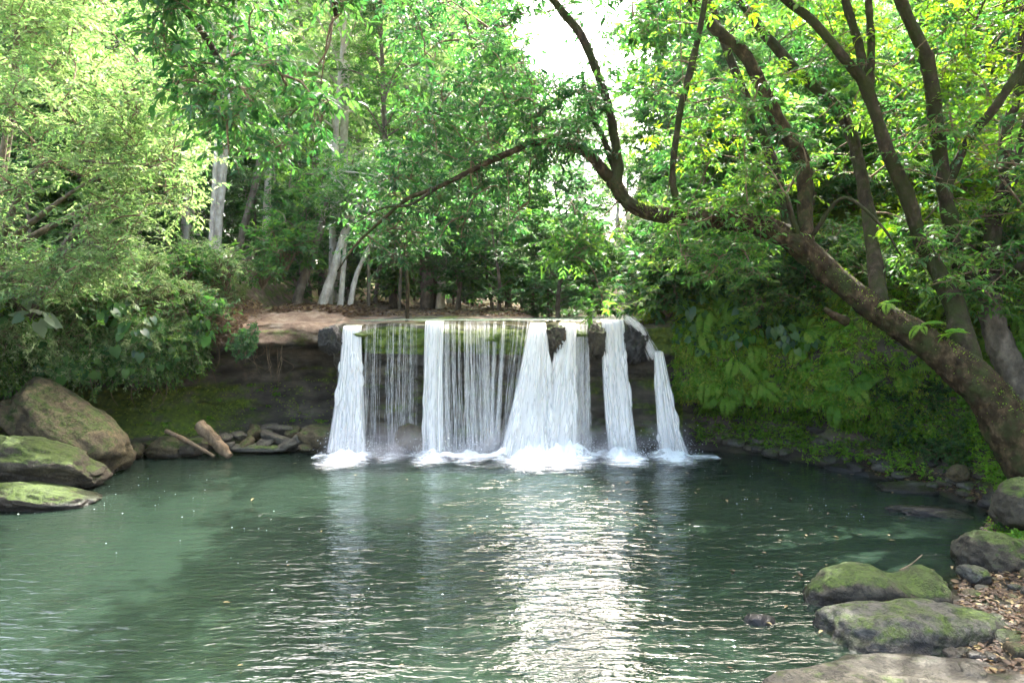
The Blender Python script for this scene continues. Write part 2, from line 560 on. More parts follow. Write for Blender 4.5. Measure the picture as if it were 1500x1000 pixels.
_prof = np.array([PF[s[2]] for s in SEC], float)
_cols = np.array([s[3] for s in SEC], float)
NK = _prof.shape[1]


def _wrap(arr, u):
    """Catmull-Rom round the closed list of sections, softened to keep steps local."""
    i = np.floor(u).astype(int)
    t = u - i
    s = t * t * (3 - 2 * t)
    sh = (slice(None),) + (None,) * (arr.ndim - 1)
    return arr[i % NS] * (1 - s)[sh] + arr[(i + 1) % NS] * s[sh]


def _wrapc(arr, u):
    i = np.floor(u).astype(int)
    t = (u - i)[:, None]
    a, b, c, d = arr[(i - 1) % NS], arr[i % NS], arr[(i + 1) % NS], arr[(i + 2) % NS]
    return 0.5 * (2 * b + (c - a) * t + (2 * a - 5 * b + 4 * c - d) * t ** 2 + (3 * b - a - 3 * c + d) * t ** 3)


def terr(u, k, noise=True):
    """Points of the terrain at section parameter u (0..NS) and profile parameter k (0..NK-1)."""
    u, k = np.broadcast_arrays(np.asarray(u, float), np.asarray(k, float))
    shp = u.shape
    u, k = u.ravel(), k.ravel()
    b = _wrapc(_base, u)
    d = unit(_wrapc(_dirs, u))
    p = _wrap(_prof, u)
    i = np.clip(np.floor(k).astype(int), 0, NK - 2)
    t = (k - i)[:, None]
    r = np.arange(len(u))
    pa, pb, pc, pd = p[r, np.maximum(i - 1, 0)], p[r, i], p[r, i + 1], p[r, np.minimum(i + 2, NK - 1)]
    # centripetal-ish softening: blend of linear and Catmull-Rom
    cr = 0.5 * (2 * pb + (pc - pa) * t + (2 * pa - 5 * pb + 4 * pc - pd) * t ** 2 + (3 * pb - pa - 3 * pc + pd) * t ** 3)
    li = pb * (1 - t) + pc * t
    q = np.where((k < 12.5)[:, None], .6 * cr + .4 * li, li)
    P = np.concatenate([b + d * q[:, :1], q[:, 1:]], 1)
    if noise:
        amp = np.interp(k, [0, 2, 3, 6, 11, 12.2, 13, 15, 16, 18], [.05, .06, .13, .2, .17, .07, .05, .10, .6, 3])
        wet = ((u > 9) & (u < 14.2) & (k > 11.8) & (k < 16.0))
        amp = np.where(wet, .02, amp)
        amp = np.where((u > 19.6) & (u < 23.5) & (k < 8), amp + .06, amp)
        f = fbm(P * np.array([1.1, 1.1, 1.7]), 5, 5, .55)
        g2 = fbm(P * np.array([.5, .5, 3.2]), 9, 3)           # bedding of the rock face
        face = (k > 3) & (k < 12)
        lip = np.exp(-((k - 12) / 1.3) ** 2) * ((u > 8.6) & (u < 14))
        P[:, 2] += lip * .07 * fbm(P * np.array([1.6, .2, .0]), 71, 4)
        P[:, :2] += d * (lip * .16 * fbm(P * np.array([1.3, .2, .0]), 72, 4))[:, None]
        P[:, :2] += d * (f * amp + np.where(face, g2 * .12, 0))[:, None]
        P[:, 2] += np.where(face, .35, .8) * f * amp
    return P.reshape(*shp, 3)


def terr_cols(u, k):
    c = _wrap(_cols, np.asarray(u, float).ravel())
    return c


def build_terrain():
    us = np.unique(np.concatenate([np.arange(0, 3, .2), np.arange(3, 6, 1 / 30), np.arange(6, 9, 1 / 40), np.arange(9, 20, 1 / 55), np.arange(20, 24, 1 / 30), np.arange(24, NS, .2)]))
    ks = np.concatenate([np.arange(0, 2, .5), np.arange(2, 14, 1 / 9), np.arange(14, 16, 1 / 10), np.arange(16, 18.01, 1 / 6)])
    U, K = np.meshgrid(us, np.minimum(ks, NK - 1.0001), indexing='ij')
    P = terr(U, K)
    c = _wrap(_cols, us)
    C = np.repeat(c[:, None], len(ks), 1)
    kk = K
    C = C.copy()
    # caves and undersides are bare dark stone, tops carry soil
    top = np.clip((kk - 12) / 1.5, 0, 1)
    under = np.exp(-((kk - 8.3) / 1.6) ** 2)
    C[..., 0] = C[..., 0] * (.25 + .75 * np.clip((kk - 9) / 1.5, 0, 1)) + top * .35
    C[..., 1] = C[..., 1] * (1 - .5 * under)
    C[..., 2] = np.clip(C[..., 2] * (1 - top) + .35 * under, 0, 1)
    foot = (kk < 6) & (U > 13.8) & (U < 19.8)
    C[..., 1] = np.where(foot, C[..., 1] * .6, C[..., 1])
    C[..., 0] = np.where(foot, 0, C[..., 0])
    C[..., 2] = np.where(foot, .35, C[..., 2])
    face = (kk > 8.4) & (kk < 11.3) & (U > 8.8) & (U < 14)
    C[..., 1] = np.where(face, .8, C[..., 1])
    ledge = (kk > 11.2) & (kk < 14) & (U > 5.8) & (U < 8.8)
    C[..., 1] = np.where(ledge, .12, C[..., 1])
    C[..., 0] = np.where(ledge, .9, C[..., 0])
    wall = (kk > 3.2) & (kk < 6.2) & (U > 4) & (U < 8.6)
    C[..., 1] = np.where(wall, np.interp(U, [4, 5.6, 6.6, 8.6], [.75, .75, .4, .3]), C[..., 1])
    a, b = P.shape[:2]
    i = (np.arange(a)[:, None] * b)
    i2 = ((np.arange(a)[:, None] + 1) % a) * b
    j = np.arange(b - 1)[None]
    Q = np.stack([i + j, i + j + 1, i2 + j + 1, i2 + j], -1).reshape(-1, 4)
    mb = MB()
    V = P.reshape(-1, 3)
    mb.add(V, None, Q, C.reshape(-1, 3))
    n0 = 0
    mb.add(np.array([[0, 7.0, -1.5]]), None, None, np.array([[.3, .3, .6]]))
    ring0 = np.arange(a) * b
    ring1 = ((np.arange(a) + 1) % a) * b
    mb.t.append(np.stack([ring0, ring1, np.full(a, a * b)], -1))
    m, N, L, out = new_mat('ground_rock')
    tc = N('TexCoord')
    at_ = N('Attribute', attribute_name='tint')
    sp = N('SeparateColor')
    L(at_.outputs['Color'], sp.inputs[0])
    mp = N('Mapping')
    mp.inputs['Scale'].default_value = (.55, .55, 1.5)
    L(tc.outputs['Object'], mp.inputs[0])
    n1 = N('TexNoise', Scale=1.6, Detail=12.0, Roughness=.68)
    L(mp.outputs[0], n1.inputs['Vector'])
    rk = ramp(N, [(.3, (.022, .020, .015)), (.46, (.055, .048, .035)), (.58, (.10, .086, .062)), (.72, (.18, .155, .11))])
    L(n1.outputs['Fac'], rk.inputs[0])
    n2 = N('TexNoise', Scale=2.3, Detail=12.0, Roughness=.72)
    L(tc.outputs['Object'], n2.inputs['Vector'])
    so = ramp(N, [(.28, (.06, .035, .022)), (.5, (.14, .095, .06)), (.72, (.27, .21, .145))])
    L(n2.outputs['Fac'], so.inputs[0])

    def mask(idx, node, lo, hi, gain):
        ma = N('Math', operation='MULTIPLY_ADD')
        L(sp.outputs[idx], ma.inputs[0])
        ma.inputs[1].default_value = gain
        L(node.outputs['Fac'], ma.inputs[2])
        r = ramp(N, [(lo, g(0)), (hi, g(1))])
        L(ma.outputs[0], r.inputs[0])
        return r
    n3 = N('TexNoise', Scale=1.3, Detail=8.0, Roughness=.65)
    L(tc.outputs['Object'], n3.inputs['Vector'])
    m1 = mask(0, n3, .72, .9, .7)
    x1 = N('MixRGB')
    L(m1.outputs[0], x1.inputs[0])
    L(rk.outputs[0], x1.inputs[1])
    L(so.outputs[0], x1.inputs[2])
    n4 = N('TexNoise', Scale=1.9, Detail=9.0, Roughness=.7)
    L(mp.outputs[0], n4.inputs['Vector'])
    m2 = mask(1, n4, .76, .9, .6)
    n5 = N('TexNoise', Scale=9.0, Detail=6.0)
    L(tc.outputs['Object'], n5.inputs['Vector'])
    mo = ramp(N, [(.3, (.03, .055, .008)), (.55, (.08, .12, .014)), (.75, (.17, .20, .022))])
    L(n5.outputs['Fac'], mo.inputs[0])
    x2 = N('MixRGB')
    L(m2.outputs[0], x2.inputs[0])
    L(x1.outputs[0], x2.inputs[1])
    L(mo.outputs[0], x2.inputs[2])
    n6 = N('TexNoise', Scale=11.0, Detail=10.0, Roughness=.7)
    L(mp.outputs[0], n6.inputs['Vector'])
    bm = N('Bump', Strength=.7, Distance=.06)
    L(n6.outputs['Fac'], bm.inputs['Height'])
    ge = N('NewGeometry')
    pz = N('SeparateXYZ')
    L(ge.outputs['Position'], pz.inputs[0])
    wz = N('Math', operation='MULTIPLY_ADD')
    L(n4.outputs['Fac'], wz.inputs[0])
    wz.inputs[1].default_value = -.5
    L(pz.outputs['Z'], wz.inputs[2])
    wr = ramp(N, [(.0, g(1)), (.14, g(0))])
    L(wz.outputs[0], wr.inputs[0])
    x3 = N('MixRGB', blend_type='MULTIPLY')
    L(wr.outputs[0], x3.inputs[0])
    L(x2.outputs[0], x3.inputs[1])
    x3.inputs[2].default_value = (.3, .29, .28, 1)
    b = N('BsdfPrincipled')
    b.inputs['Specular IOR Level'].default_value = .2
    L(x3.outputs[0], b.inputs['Base Color'])
    ro = N('MapRange')
    L(sp.outputs[2], ro.inputs[0])
    ro.inputs[3].default_value = .9
    ro.inputs[4].default_value = .45
    L(ro.outputs[0], b.inputs['Roughness'])
    L(bm.outputs[0], b.inputs['Normal'])
    L(b.outputs[0], out.inputs[0])
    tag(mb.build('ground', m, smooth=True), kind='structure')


build_terrain()


# ------------------------------------------------------------------ water
def water_mat(name, deep, rough=.04, s=1.0, alpha=.12, bumpd=.034):
    m, N, L, out = new_mat(name)
    tc = N('TexCoord')
    mp = N('Mapping')
    mp.inputs['Scale'].default_value = (.42 * s, 1.3 * s, 1)
    L(tc.outputs['Object'], mp.inputs[0])
    n1 = N('TexNoise', Scale=1.5, Detail=3.0, Roughness=.5, Distortion=.6)
    L(mp.outputs[0], n1.inputs['Vector'])
    n2 = N('TexNoise', Scale=5.5, Detail=3.0, Roughness=.55, Distortion=.4)
    L(mp.outputs[0], n2.inputs['Vector'])
    n3 = N('TexNoise', Scale=17.0, Detail=2.0, Roughness=.5)
    L(mp.outputs[0], n3.inputs['Vector'])
    b1 = N('Bump', Strength=1.0, Distance=bumpd * 1.25)
    b2 = N('Bump', Strength=1.0, Distance=bumpd * .9)
    b3 = N('Bump', Strength=1.0, Distance=bumpd * .16)
    L(n1.outputs['Fac'], b1.inputs['Height'])
    L(n2.outputs['Fac'], b2.inputs['Height'])
    L(n3.outputs['Fac'], b3.inputs['Height'])
    L(b1.outputs[0], b2.inputs['Normal'])
    L(b2.outputs[0], b3.inputs['Normal'])
    n4 = N('TexNoise', Scale=.22, Detail=3.0)
    L(tc.outputs['Object'], n4.inputs['Vector'])
    r = ramp(N, [(.35, tuple(c * .8 for c in deep)), (.65, tuple(c * 1.2 for c in deep))])
    L(n4.outputs['Fac'], r.inputs[0])
    b = N('BsdfPrincipled', Roughness=rough, IOR=1.38)
    b.inputs['Specular IOR Level'].default_value = .95
    L(r.outputs[0], b.inputs['Base Color'])
    L(b3.outputs[0], b.inputs['Normal'])
    t = N('BsdfTransparent')
    t.inputs[0].default_value = (.7, .72, .5, 1)
    mx = N('MixShader')
    dp = N('Attribute', attribute_name='tint')
    L(dp.outputs['Fac'], mx.inputs[0])
    L(b.outputs[0], mx.inputs[1])
    L(t.outputs[0], mx.inputs[2])
    L(mx.outputs[0], out.inputs[0])
    return m


def build_water():
    mb = MB()
    x = np.linspace(-20, 12, 321)
    y = np.linspace(-9, 21.5, 306)
    X, Y = np.meshgrid(x, y, indexing='ij')
    P = np.stack([X, Y, np.zeros_like(X)], -1)
    d = np.hypot(X - .5, Y - 19.2)
    P[..., 2] = .012 * fbm(np.stack([X * .7, Y * 1.3, 0 * X], -1), 3, 3)
    P[..., 2] += .03 * np.exp(-np.clip(d - 3, 0, 9) / 2.2) * fbm(np.stack([X * 2, Y * 2.6, 0 * X], -1), 31, 3)
    a, b = X.shape
    i = np.arange(a - 1)[:, None] * b
    j = np.arange(b - 1)[None]
    Q = np.stack([i + j, i + b + j, i + b + j + 1, i + j + 1], -1).reshape(-1, 4)
    gnd = bpy.data.objects['ground']
    bpy.context.view_layer.update()
    dn = Vector((0, 0, -1))
    clear = np.zeros(len(P.reshape(-1, 3)))
    for q, (px_, py_, pz_) in enumerate(P.reshape(-1, 3)):
        ok, loc, _, _ = gnd.ray_cast(Vector((px_, py_, .3)), dn)
        if ok:
            clear[q] = .6 * math.exp(-max(0, -loc.z) * 6) * min(1, max(0, 11.2 - py_))
    mb.add(P.reshape(-1, 3), None, Q, clear)
    tag(mb.build('water', water_mat('pool_water', (.011, .020, .0135)), smooth=True), kind='structure')
    mb = MB()
    ctr = [(-.4, 19.62, 9.3, 3.775), (-.3, 20.2, 9.2, 3.785), (.2, 21.5, 8.4, 3.80), (1.6, 23.5, 6.5, 3.81), (4, 27, 5.5, 3.83), (7, 34, 5, 3.86), (9.5, 46, 5, 3.9), (11, 60, 5, 3.95)]
    c = catmull(ctr, 60)
    V = []
    for p in c:
        for t in np.linspace(-.5, .5, 24):
            V.append((p[0] + t * p[2], p[1], p[3] + .01 * math.sin(p[1] * 9 + t * 40)))
    i = np.arange(59)[:, None] * 24
    j = np.arange(23)[None]
    Q = np.stack([i + j, i + j + 1, i + 25 + j, i + 24 + j], -1).reshape(-1, 4)
    mb.add(np.array(V), None, Q, .2)
    tag(mb.build('river_water', water_mat('river_water', (.10, .13, .10), rough=.12, s=2.0, alpha=.25), smooth=True), kind='structure')


build_water()


# ------------------------------------------------------------------ the falls
def fall_mat(name, lo=.38, hi=.66, vs=1.0):
    m, N, L, out = new_mat(name)
    a = N('Attribute', attribute_name='tint')
    sx = N('SeparateXYZ')
    L(a.outputs['Vector'], sx.inputs[0])
    cb = N('CombineXYZ')
    mu = N('Math', operation='MULTIPLY')
    mu.inputs[1].default_value = 57.0
    L(sx.outputs['X'], mu.inputs[0])
    L(mu.outputs[0], cb.inputs[0])
    mv = N('Math', operation='MULTIPLY')
    mv.inputs[1].default_value = 1.6 * vs
    L(sx.outputs['Y'], mv.inputs[0])
    L(mv.outputs[0], cb.inputs[1])
    ab = N('Math', operation='MULTIPLY')
    ab.inputs[1].default_value = 4.0
    L(sx.outputs['Z'], ab.inputs[0])
    L(ab.outputs[0], cb.inputs[2])
    n = N('TexNoise', Scale=1.0, Detail=4.0, Roughness=.65)
    L(cb.outputs[0], n.inputs['Vector'])
    r = ramp(N, [(lo, g(0)), (hi, g(1))])
    L(n.outputs['Fac'], r.inputs[0])
    sq = N('Math', operation='MULTIPLY')
    L(sx.outputs['Z'], sq.inputs[0])
    L(sx.outputs['Z'], sq.inputs[1])
    om = N('Math', operation='SUBTRACT')
    om.inputs[0].default_value = 1.0
    L(sq.outputs[0], om.inputs[1])
    al = N('Math', operation='MULTIPLY', use_clamp=True)
    L(r.outputs[0], al.inputs[0])
    L(om.outputs[0], al.inputs[1])
    d = N('BsdfDiffuse')
    d.inputs[0].default_value = (.95, .94, .91, 1)
    t = N('BsdfTranslucent')
    t.inputs[0].default_value = (.95, .94, .91, 1)
    s = N('MixShader')
    s.inputs[0].default_value = .5
    L(d.outputs[0], s.inputs[1])
    L(t.outputs[0], s.inputs[2])
    tr = N('BsdfTransparent')
    mx = N('MixShader')
    L(al.outputs[0], mx.inputs[0])
    L(tr.outputs[0], mx.inputs[1])
    L(s.outputs[0], mx.inputs[2])
    L(mx.outputs[0], out.inputs[0])
    return m


M['fall'] = fall_mat('falling_water', .42, .72, 1.7)
M['fall_dense'] = fall_mat('falling_water_dense', .2, .5, .8)
M['fall_thin'] = fall_mat('falling_water_thin', .45, .76, 2.0)


def stream(label, top, bot, n, w, mat, seed, y0=19.55, thr=.45, depth=.12, name='waterfall_stream', jitter=.04, clump=0, bpow=1.3, sheets=0):
    """Falling water between lip interval top=(px0, px1, py) and pool interval bot=(px0, px1, py): n soft strands."""
    rng = np.random.default_rng(seed)
    mb = MB()
    s = np.concatenate([[0, .02, .04, .06, .085], np.linspace(.12, 1, 15)])
    ns = len(s)
    over = .32 * np.clip(1 - s / .055, 0, 1) ** 1.2          # the sheet slides over the lip before it drops
    s = s - .05 * np.clip(s / .06, 0, 1) * np.clip((1 - s) / .94, 0, 1)
    za = at((top[0] + top[1]) / 2, top[2], y0)[2]
    zb = at((bot[0] + bot[1]) / 2, bot[2], y0)[2]
    q = rng.random(n)
    if clump:
        cs = rng.random(clump)
        q = np.where(rng.random(n) < .75, np.clip(cs[rng.integers(0, clump, n)] + rng.normal(0, .018, n), 0, 1), q)
    for k in range(n):
        e = np.clip(q[k] + rng.normal(0, jitter), 0, 1)
        xa = at(top[0] + (top[1] - top[0]) * q[k], top[2], y0)[0]
        xb = at(bot[0] + (bot[1] - bot[0]) * e, bot[2], y0)[0]
        s0 = 0 if rng.random() < .8 else rng.uniform(0, .5)
        s1 = 1 if rng.random() < .85 else rng.uniform(.5, 1)
        ss = s0 + (s1 - s0) * s
        fall = ss ** 1.0
        x = xa + (xb - xa) * fall ** bpow
        out = thr * np.sqrt(fall) * rng.uniform(.55, 1.0) + rng.uniform(0, depth) * fall
        y = y0 - .02 - out * 1.0 + (over if s0 == 0 else 0)
        z = za + (zb - za) * fall
        x = x + .05 * np.sin(ss * rng.uniform(2, 8) + rng.uniform(0, 6)) * fall + rng.normal(0, .035) * fall ** 2
        wd = w * rng.uniform(.4, 1.6) * (.55 + .75 * fall)
        wd *= np.minimum(1, .5 + 8 * (s)) * np.minimum(1, .2 + 6 * (1 - s) + (s1 == 1))
        yaw = rng.normal(0, .5)
        dx, dy = np.cos(yaw) * wd / 2, np.sin(yaw) * wd / 2
        Pm = np.stack([x, y, z], -1)
        off = np.stack([dx, dy, 0 * dx], -1)
        V = np.concatenate([Pm - off, Pm, Pm + off])
        i = np.arange(ns - 1)
        Q = np.concatenate([np.stack([i, i + ns, i + ns + 1, i + 1], -1), np.stack([i + ns, i + 2 * ns, i + 2 * ns + 1, i + ns + 1], -1)])
        tid = rng.random()
        tv = rng.uniform(0, 40) + ss * (za - zb)
        T = np.concatenate([np.stack([np.full(ns, tid), tv, np.full(ns, c)], -1) for c in (-1.0, 0.0, 1.0)])
        mb.add(V, None, Q, T)
    for k in range(sheets * 4):                      # billows bursting out of the column as it falls
        f0 = rng.uniform(.2, .9)
        ss = np.linspace(f0, min(1, f0 + rng.uniform(.08, .25)), ns)
        e = rng.uniform(-.08, 1.08)
        xa = at(top[0] + (top[1] - top[0]) * e, top[2], y0)[0]
        xb = at(bot[0] + (bot[1] - bot[0]) * e, bot[2], y0)[0]
        x = xa + (xb - xa) * ss ** bpow
        wd = w * rng.uniform(.6, 1.4) * np.sin(np.pi * np.linspace(.02, .98, ns))
        Pm = np.stack([x, y0 - .06 - thr * np.sqrt(ss) * rng.uniform(.9, 1.15), za + (zb - za) * ss], -1)
        off = np.stack([wd / 2, 0 * wd, 0 * wd], -1)
        V = np.concatenate([Pm - off, Pm - [0, .04, 0], Pm + off])
        i = np.arange(ns - 1)
        Q = np.concatenate([np.stack([i, i + ns, i + ns + 1, i + 1], -1), np.stack([i + ns, i + 2 * ns, i + 2 * ns + 1, i + ns + 1], -1)])
        tid, tv = rng.random(), rng.uniform(0, 40) + ss * (za - zb)
        mb.add(V, None, Q, np.concatenate([np.stack([np.full(ns, tid), tv, np.full(ns, c)], -1) for c in (-1.0, 0.0, 1.0)]))
    for k in range(sheets):
        c0 = rng.uniform(.2, .8)
        hw = rng.uniform(.25, .5)
        lo, hi = max(0, c0 - hw), min(1, c0 + hw)
        nc = 9
        f = s[:, None]
        ac = np.linspace(-1, 1, nc)[None]
        e = lo + (hi - lo) * (ac + 1) / 2 + .05 * np.sin(f * rng.uniform(5, 14) + rng.uniform(0, 6)) * f
        xa = at(top[0], top[2], y0)[0] + e * (at(top[1], top[2], y0)[0] - at(top[0], top[2], y0)[0])
        xb = at(bot[0], bot[2], y0)[0] + e * (at(bot[1], bot[2], y0)[0] - at(bot[0], bot[2], y0)[0])
        x = xa + (xb - xa) * f ** bpow
        y = y0 - .02 - thr * np.sqrt(f) * rng.uniform(.5, 1.05) - .1 * np.sqrt(f) * (1 - ac ** 2) + 0 * x + over[:, None]
        z = za + (zb - za) * f + 0 * x
        i = (np.arange(ns - 1)[:, None] * nc + np.arange(nc - 1)[None]).ravel()
        Q = np.stack([i, i + nc, i + nc + 1, i + 1], -1)
        T = np.stack([np.full(x.shape, rng.random()), rng.uniform(0, 40) + f * (za - zb) + 0 * x, ac + 0 * x], -1)
        mb.add(np.stack([x, y, z], -1).reshape(-1, 3), None, Q, T.reshape(-1, 3))
    o = mb.build(name, M[mat], smooth=True)
    tag(o, label, 'waterfall', 'separate streams of the waterfall')
    return o


def build_falls():
    stream('narrow white column at the left end of the falls', (504, 530, 476), (493, 537, 658), 60, .13, 'fall_dense', 1, thr=.45, sheets=12, bpow=1.5)
    stream('thin sparse trickles over green moss, right of the narrow white column', (534, 612, 473), (532, 612, 655), 105, .028, 'fall_thin', 2, thr=.3, clump=13, jitter=.01, bpow=1)
    stream('first bright strand bundle opening the wide curtain, right of the sparse trickles', (624, 650, 470), (622, 648, 656), 60, .07, 'fall_dense', 3, thr=.4, jitter=.03, sheets=3)
    stream('wide broken curtain of many white threads over the middle of the falls', (645, 716, 470), (648, 724, 657), 180, .03, 'fall', 4, thr=.4, clump=20, jitter=.015)
    stream('loose thin threads over yellow-green moss, just left of the big flaring cascade', (712, 782, 470), (712, 752, 657), 130, .033, 'fall_thin', 5, thr=.32, clump=15, jitter=.02, bpow=1)
    stream('big white cascade flaring down to the left from beside a brown lip rock', (778, 798, 472), (742, 806, 662), 90, .14, 'fall_dense', 6, thr=.9, bpow=.95, sheets=15)
    stream('broad white cascade fanning out from a notch between two lip rocks', (820, 842, 472), (790, 836, 662), 90, .13, 'fall_dense', 7, thr=.85, bpow=.9, sheets=12)
    stream('feathery fringe of water threads on the outer edge of the fanning cascade', (836, 862, 474), (826, 860, 660), 110, .06, 'fall', 8, thr=.55, bpow=1)
    stream('straight tall white chute between two dark lip rocks, widening at its foot', (882, 912, 468), (893, 924, 662), 70, .13, 'fall_dense', 9, thr=.5, sheets=11, bpow=1.5)
    stream('last short white spout falling from a dark ledge beside the mossy cliff', (957, 970, 514), (962, 996, 664), 50, .12, 'fall_dense', 10, thr=.4, sheets=8, y0=19.3)
    # the slanting rill that feeds the last spout
    rng = np.random.default_rng(77)
    mb = MB()
    A, B, C = at(918, 467, 19.6), at(938, 482, 19.35), at(958, 522, 19.3)
    for k in range(80):
        o = rng.normal(0, .06, 3)
        p = catmull([A + o, B + o * .7, (B + C) / 2 + o * .8, C + o], 12)
        V = np.concatenate([p + [-.03, 0, 0], p, p + [.03, .0, .01]])
        i = np.arange(11)
        Q = np.concatenate([np.stack([i, i + 12, i + 13, i + 1], -1), np.stack([i + 12, i + 24, i + 25, i + 13], -1)])
        tv = rng.uniform(0, 40) + np.linspace(0, 1.2, 12)
        tid = rng.random()
        mb.add(V, None, Q, np.concatenate([np.stack([np.full(12, tid), tv, np.full(12, c)], -1) for c in (-1.0, 0.0, 1.0)]))
    tag(mb.build('waterfall_rill', M['fall'], smooth=True), 'thin slanting rill running down the side of the rightmost dark lip rock', 'waterfall', 'separate streams of the waterfall')

    # white water where the streams land
    mb = MB()
    rng = np.random.default_rng(12)
    m, N, L, out = new_mat('foam')
    a = N('Attribute', attribute_name='tint')
    tc = N('TexCoord')
    n = N('TexNoise', Scale=3.2, Detail=9.0, Roughness=.75)
    mp = N('Mapping')
    mp.inputs['Scale'].default_value = (.7, 1.7, 1)
    L(tc.outputs['Object'], mp.inputs[0])
    L(mp.outputs[0], n.inputs['Vector'])
    ad = N('Math', operation='ADD')
    L(a.outputs['Fac'], ad.inputs[0])
    L(n.outputs['Fac'], ad.inputs[1])
    r = ramp(N, [(.8, g(0)), (1.0, (.55, .55, .55)), (1.25, g(1))])
    hv = N('Math', operation='MULTIPLY')
    hv.inputs[1].default_value = .8
    L(ad.outputs[0], hv.inputs[0])
    L(hv.outputs[0], r.inputs[0])
    d = N('BsdfPrincipled', Roughness=.6)
    d.inputs['Base Color'].default_value = (.86, .9, .91, 1)
    tr = N('BsdfTransparent')
    mx = N('MixShader')
    L(r.outputs[0], mx.inputs[0])
    L(tr.outputs[0], mx.inputs[1])
    L(d.outputs[0], mx.inputs[2])
    L(mx.outputs[0], out.inputs[0])
    x = np.linspace(-6.2, 6.6, 520)
    y = np.linspace(12.5, 19.8, 230)
    X, Y = np.meshgrid(x, y, indexing='ij')
    hits = [(515, 1.2), (575, .25), (636, .8), (690, .6), (735, .4), (775, 1.5), (815, 1.5), (845, .8), (908, 1.1), (978, .9)]
    W = 0 * X
    H = 0 * X
    for px, s in hits:
        c = at(px, 660, 19.1)
        dx, dy = (X - c[0]), (Y - 19.1)
        W = np.maximum(W, (.42 + .28 * s) * np.exp(-(dx / (.45 + .34 * s)) ** 2 - ((dy + .5) / (.9 + .65 * s)) ** 2))
        H += .2 * s * np.exp(-(dx / (.28 + .18 * s)) ** 2 - ((Y - 18.8) / .38) ** 2)
    band = .66 * np.exp(-((Y - 18.7) / .6) ** 2) * (.75 + .5 * fbm(np.stack([X * .9, Y * .8, 0 * X], -1), 19, 3)) * (np.abs(X - .1) < 5.6)
    W = np.maximum(W, band)
    tr_ = np.clip((Y - 12.5) / 6.5, 0, 1) ** 1.5 * np.exp(-(X / 5.2) ** 6)
    W = np.maximum(W, tr_ * (.27 + .30 * fbm(np.stack([X * .8, Y * .45, 0 * X], -1), 15, 4)))
    Z = .035 + H * (.6 + .8 * (fbm(np.stack([X * 4, Y * 4, 0 * X], -1), 2, 4) + .3)) + .02 * fbm(np.stack([X * 3, Y * 3, 0 * X], -1), 8, 3)
    Z = np.maximum(Z, .03)
    aa, bb = X.shape
    i = np.arange(aa - 1)[:, None] * bb
    j = np.arange(bb - 1)[None]
    Q = np.stack([i + j, i + bb + j, i + bb + j + 1, i + j + 1], -1).reshape(-1, 4)
    mb.add(np.stack([X, Y, Z], -1).reshape(-1, 3), None, Q, (W + .18).ravel())
    tag(mb.build('foam', m, smooth=True), 'churned white foam on the pool along the foot of the falls', 'foam', kind='stuff')

    # spray: many tiny droplets thrown up where the water lands
    mb = MB()
    P, L_ = [], []
    for px, s in hits:
        k = int(900 * s)
        c = at(px, 660, 19.0)
        p = np.stack([c[0] + rng.normal(0, .22 + .12 * s, k), 18.95 - np.abs(rng.normal(0, .28, k)), np.abs(rng.normal(0, .16 + .12 * s, k)) + .02], -1)
        P.append(p)
    P = np.vstack(P)
    D = rdir(rng, len(P))
    leaves(mb, P, D, rdir(rng, len(P)), rng.uniform(.012, .035, len(P)), .8, DIAMOND, rng.random(len(P)))
    md, N, L, out = new_mat('droplets')
    b = N('BsdfPrincipled', Roughness=.3)
    b.inputs['Base Color'].default_value = (.85, .9, .92, 1)
    L(b.outputs[0], out.inputs[0])
    tag(mb.build('spray', md), 'fine white droplets thrown up where the falls hit the pool', 'spray', kind='stuff')

    # flecks of foam drifting on the pool
    mb = MB()
    n = 1700
    X = rng.uniform(-14, 10, n)
    Y = rng.uniform(6, 19, n)
    f = fbm(np.stack([X * .35, Y * .5, 0 * X], -1), 44, 3)
    dens = np.clip(f * 1.4 + .35, 0, 1) * np.where(X > 3, 1.0, np.where((X < -5) & (Y > 13), .8, .25))
    keep = rng.random(n) < dens
    X, Y = X[keep], Y[keep]
    n = len(X)
    a = rng.uniform(0, 6.28, n)
    D = np.stack([np.cos(a), np.sin(a), 0 * a], -1)
    leaves(mb, np.stack([X, Y, np.full(n, .026)], -1), D, np.tile([0, 0, 1.0], (n, 1)), rng.uniform(.01, .038, n), rng.uniform(.5, 1.0, n), DIAMOND, rng.random(n))
    tag(mb.build('foam_flecks', md), 'scattered white foam flecks drifting on the dark pool surface', 'foam', kind='stuff')


build_falls()


# ------------------------------------------------------------------ rocks, logs, pebbles
import bmesh as _bm


def _ico(n):
    b = _bm.new()
    _bm.ops.create_icosphere(b, subdivisions=n, radius=1.0)
    b.verts.ensure_lookup_table()
    v = np.array([x.co for x in b.verts])
    f = np.array([[x.index for x in y.verts] for y in b.faces])
    b.free()
    return v, f


ICO = {n: _ico(n) for n in (3, 4, 5)}


def boulder_mesh(seed, size, rot=(0, 0, 0), level=5, facets=9, rough=.07, shape=None, blockiness=.8, pn=2.9):
    rng = np.random.default_rng(seed)
    v, f = ICO[level]
    v = v.copy()
    v = v / (np.abs(v) ** pn).sum(1, keepdims=True) ** (1 / pn)
    for d in rdir(rng, facets):
        lim = rng.uniform(.7, 1.0)
        h = v @ d
        over = np.maximum(0, h - lim)
        v -= d * (over * blockiness)[:, None]
    if shape:
        v = shape(v)
    nrm = unit(v)
    v = v + nrm * (fbm(v * 1.3 + seed, seed, 3) * .12 + (.35 - np.abs(fbm(v * 3.2 + seed, seed + 5, 6, .6))) * rough * 1.6)[:, None]
    v = v * np.asarray(size)
    Rm = np.array(Euler(rot).to_matrix())
    return v @ Rm.T, f


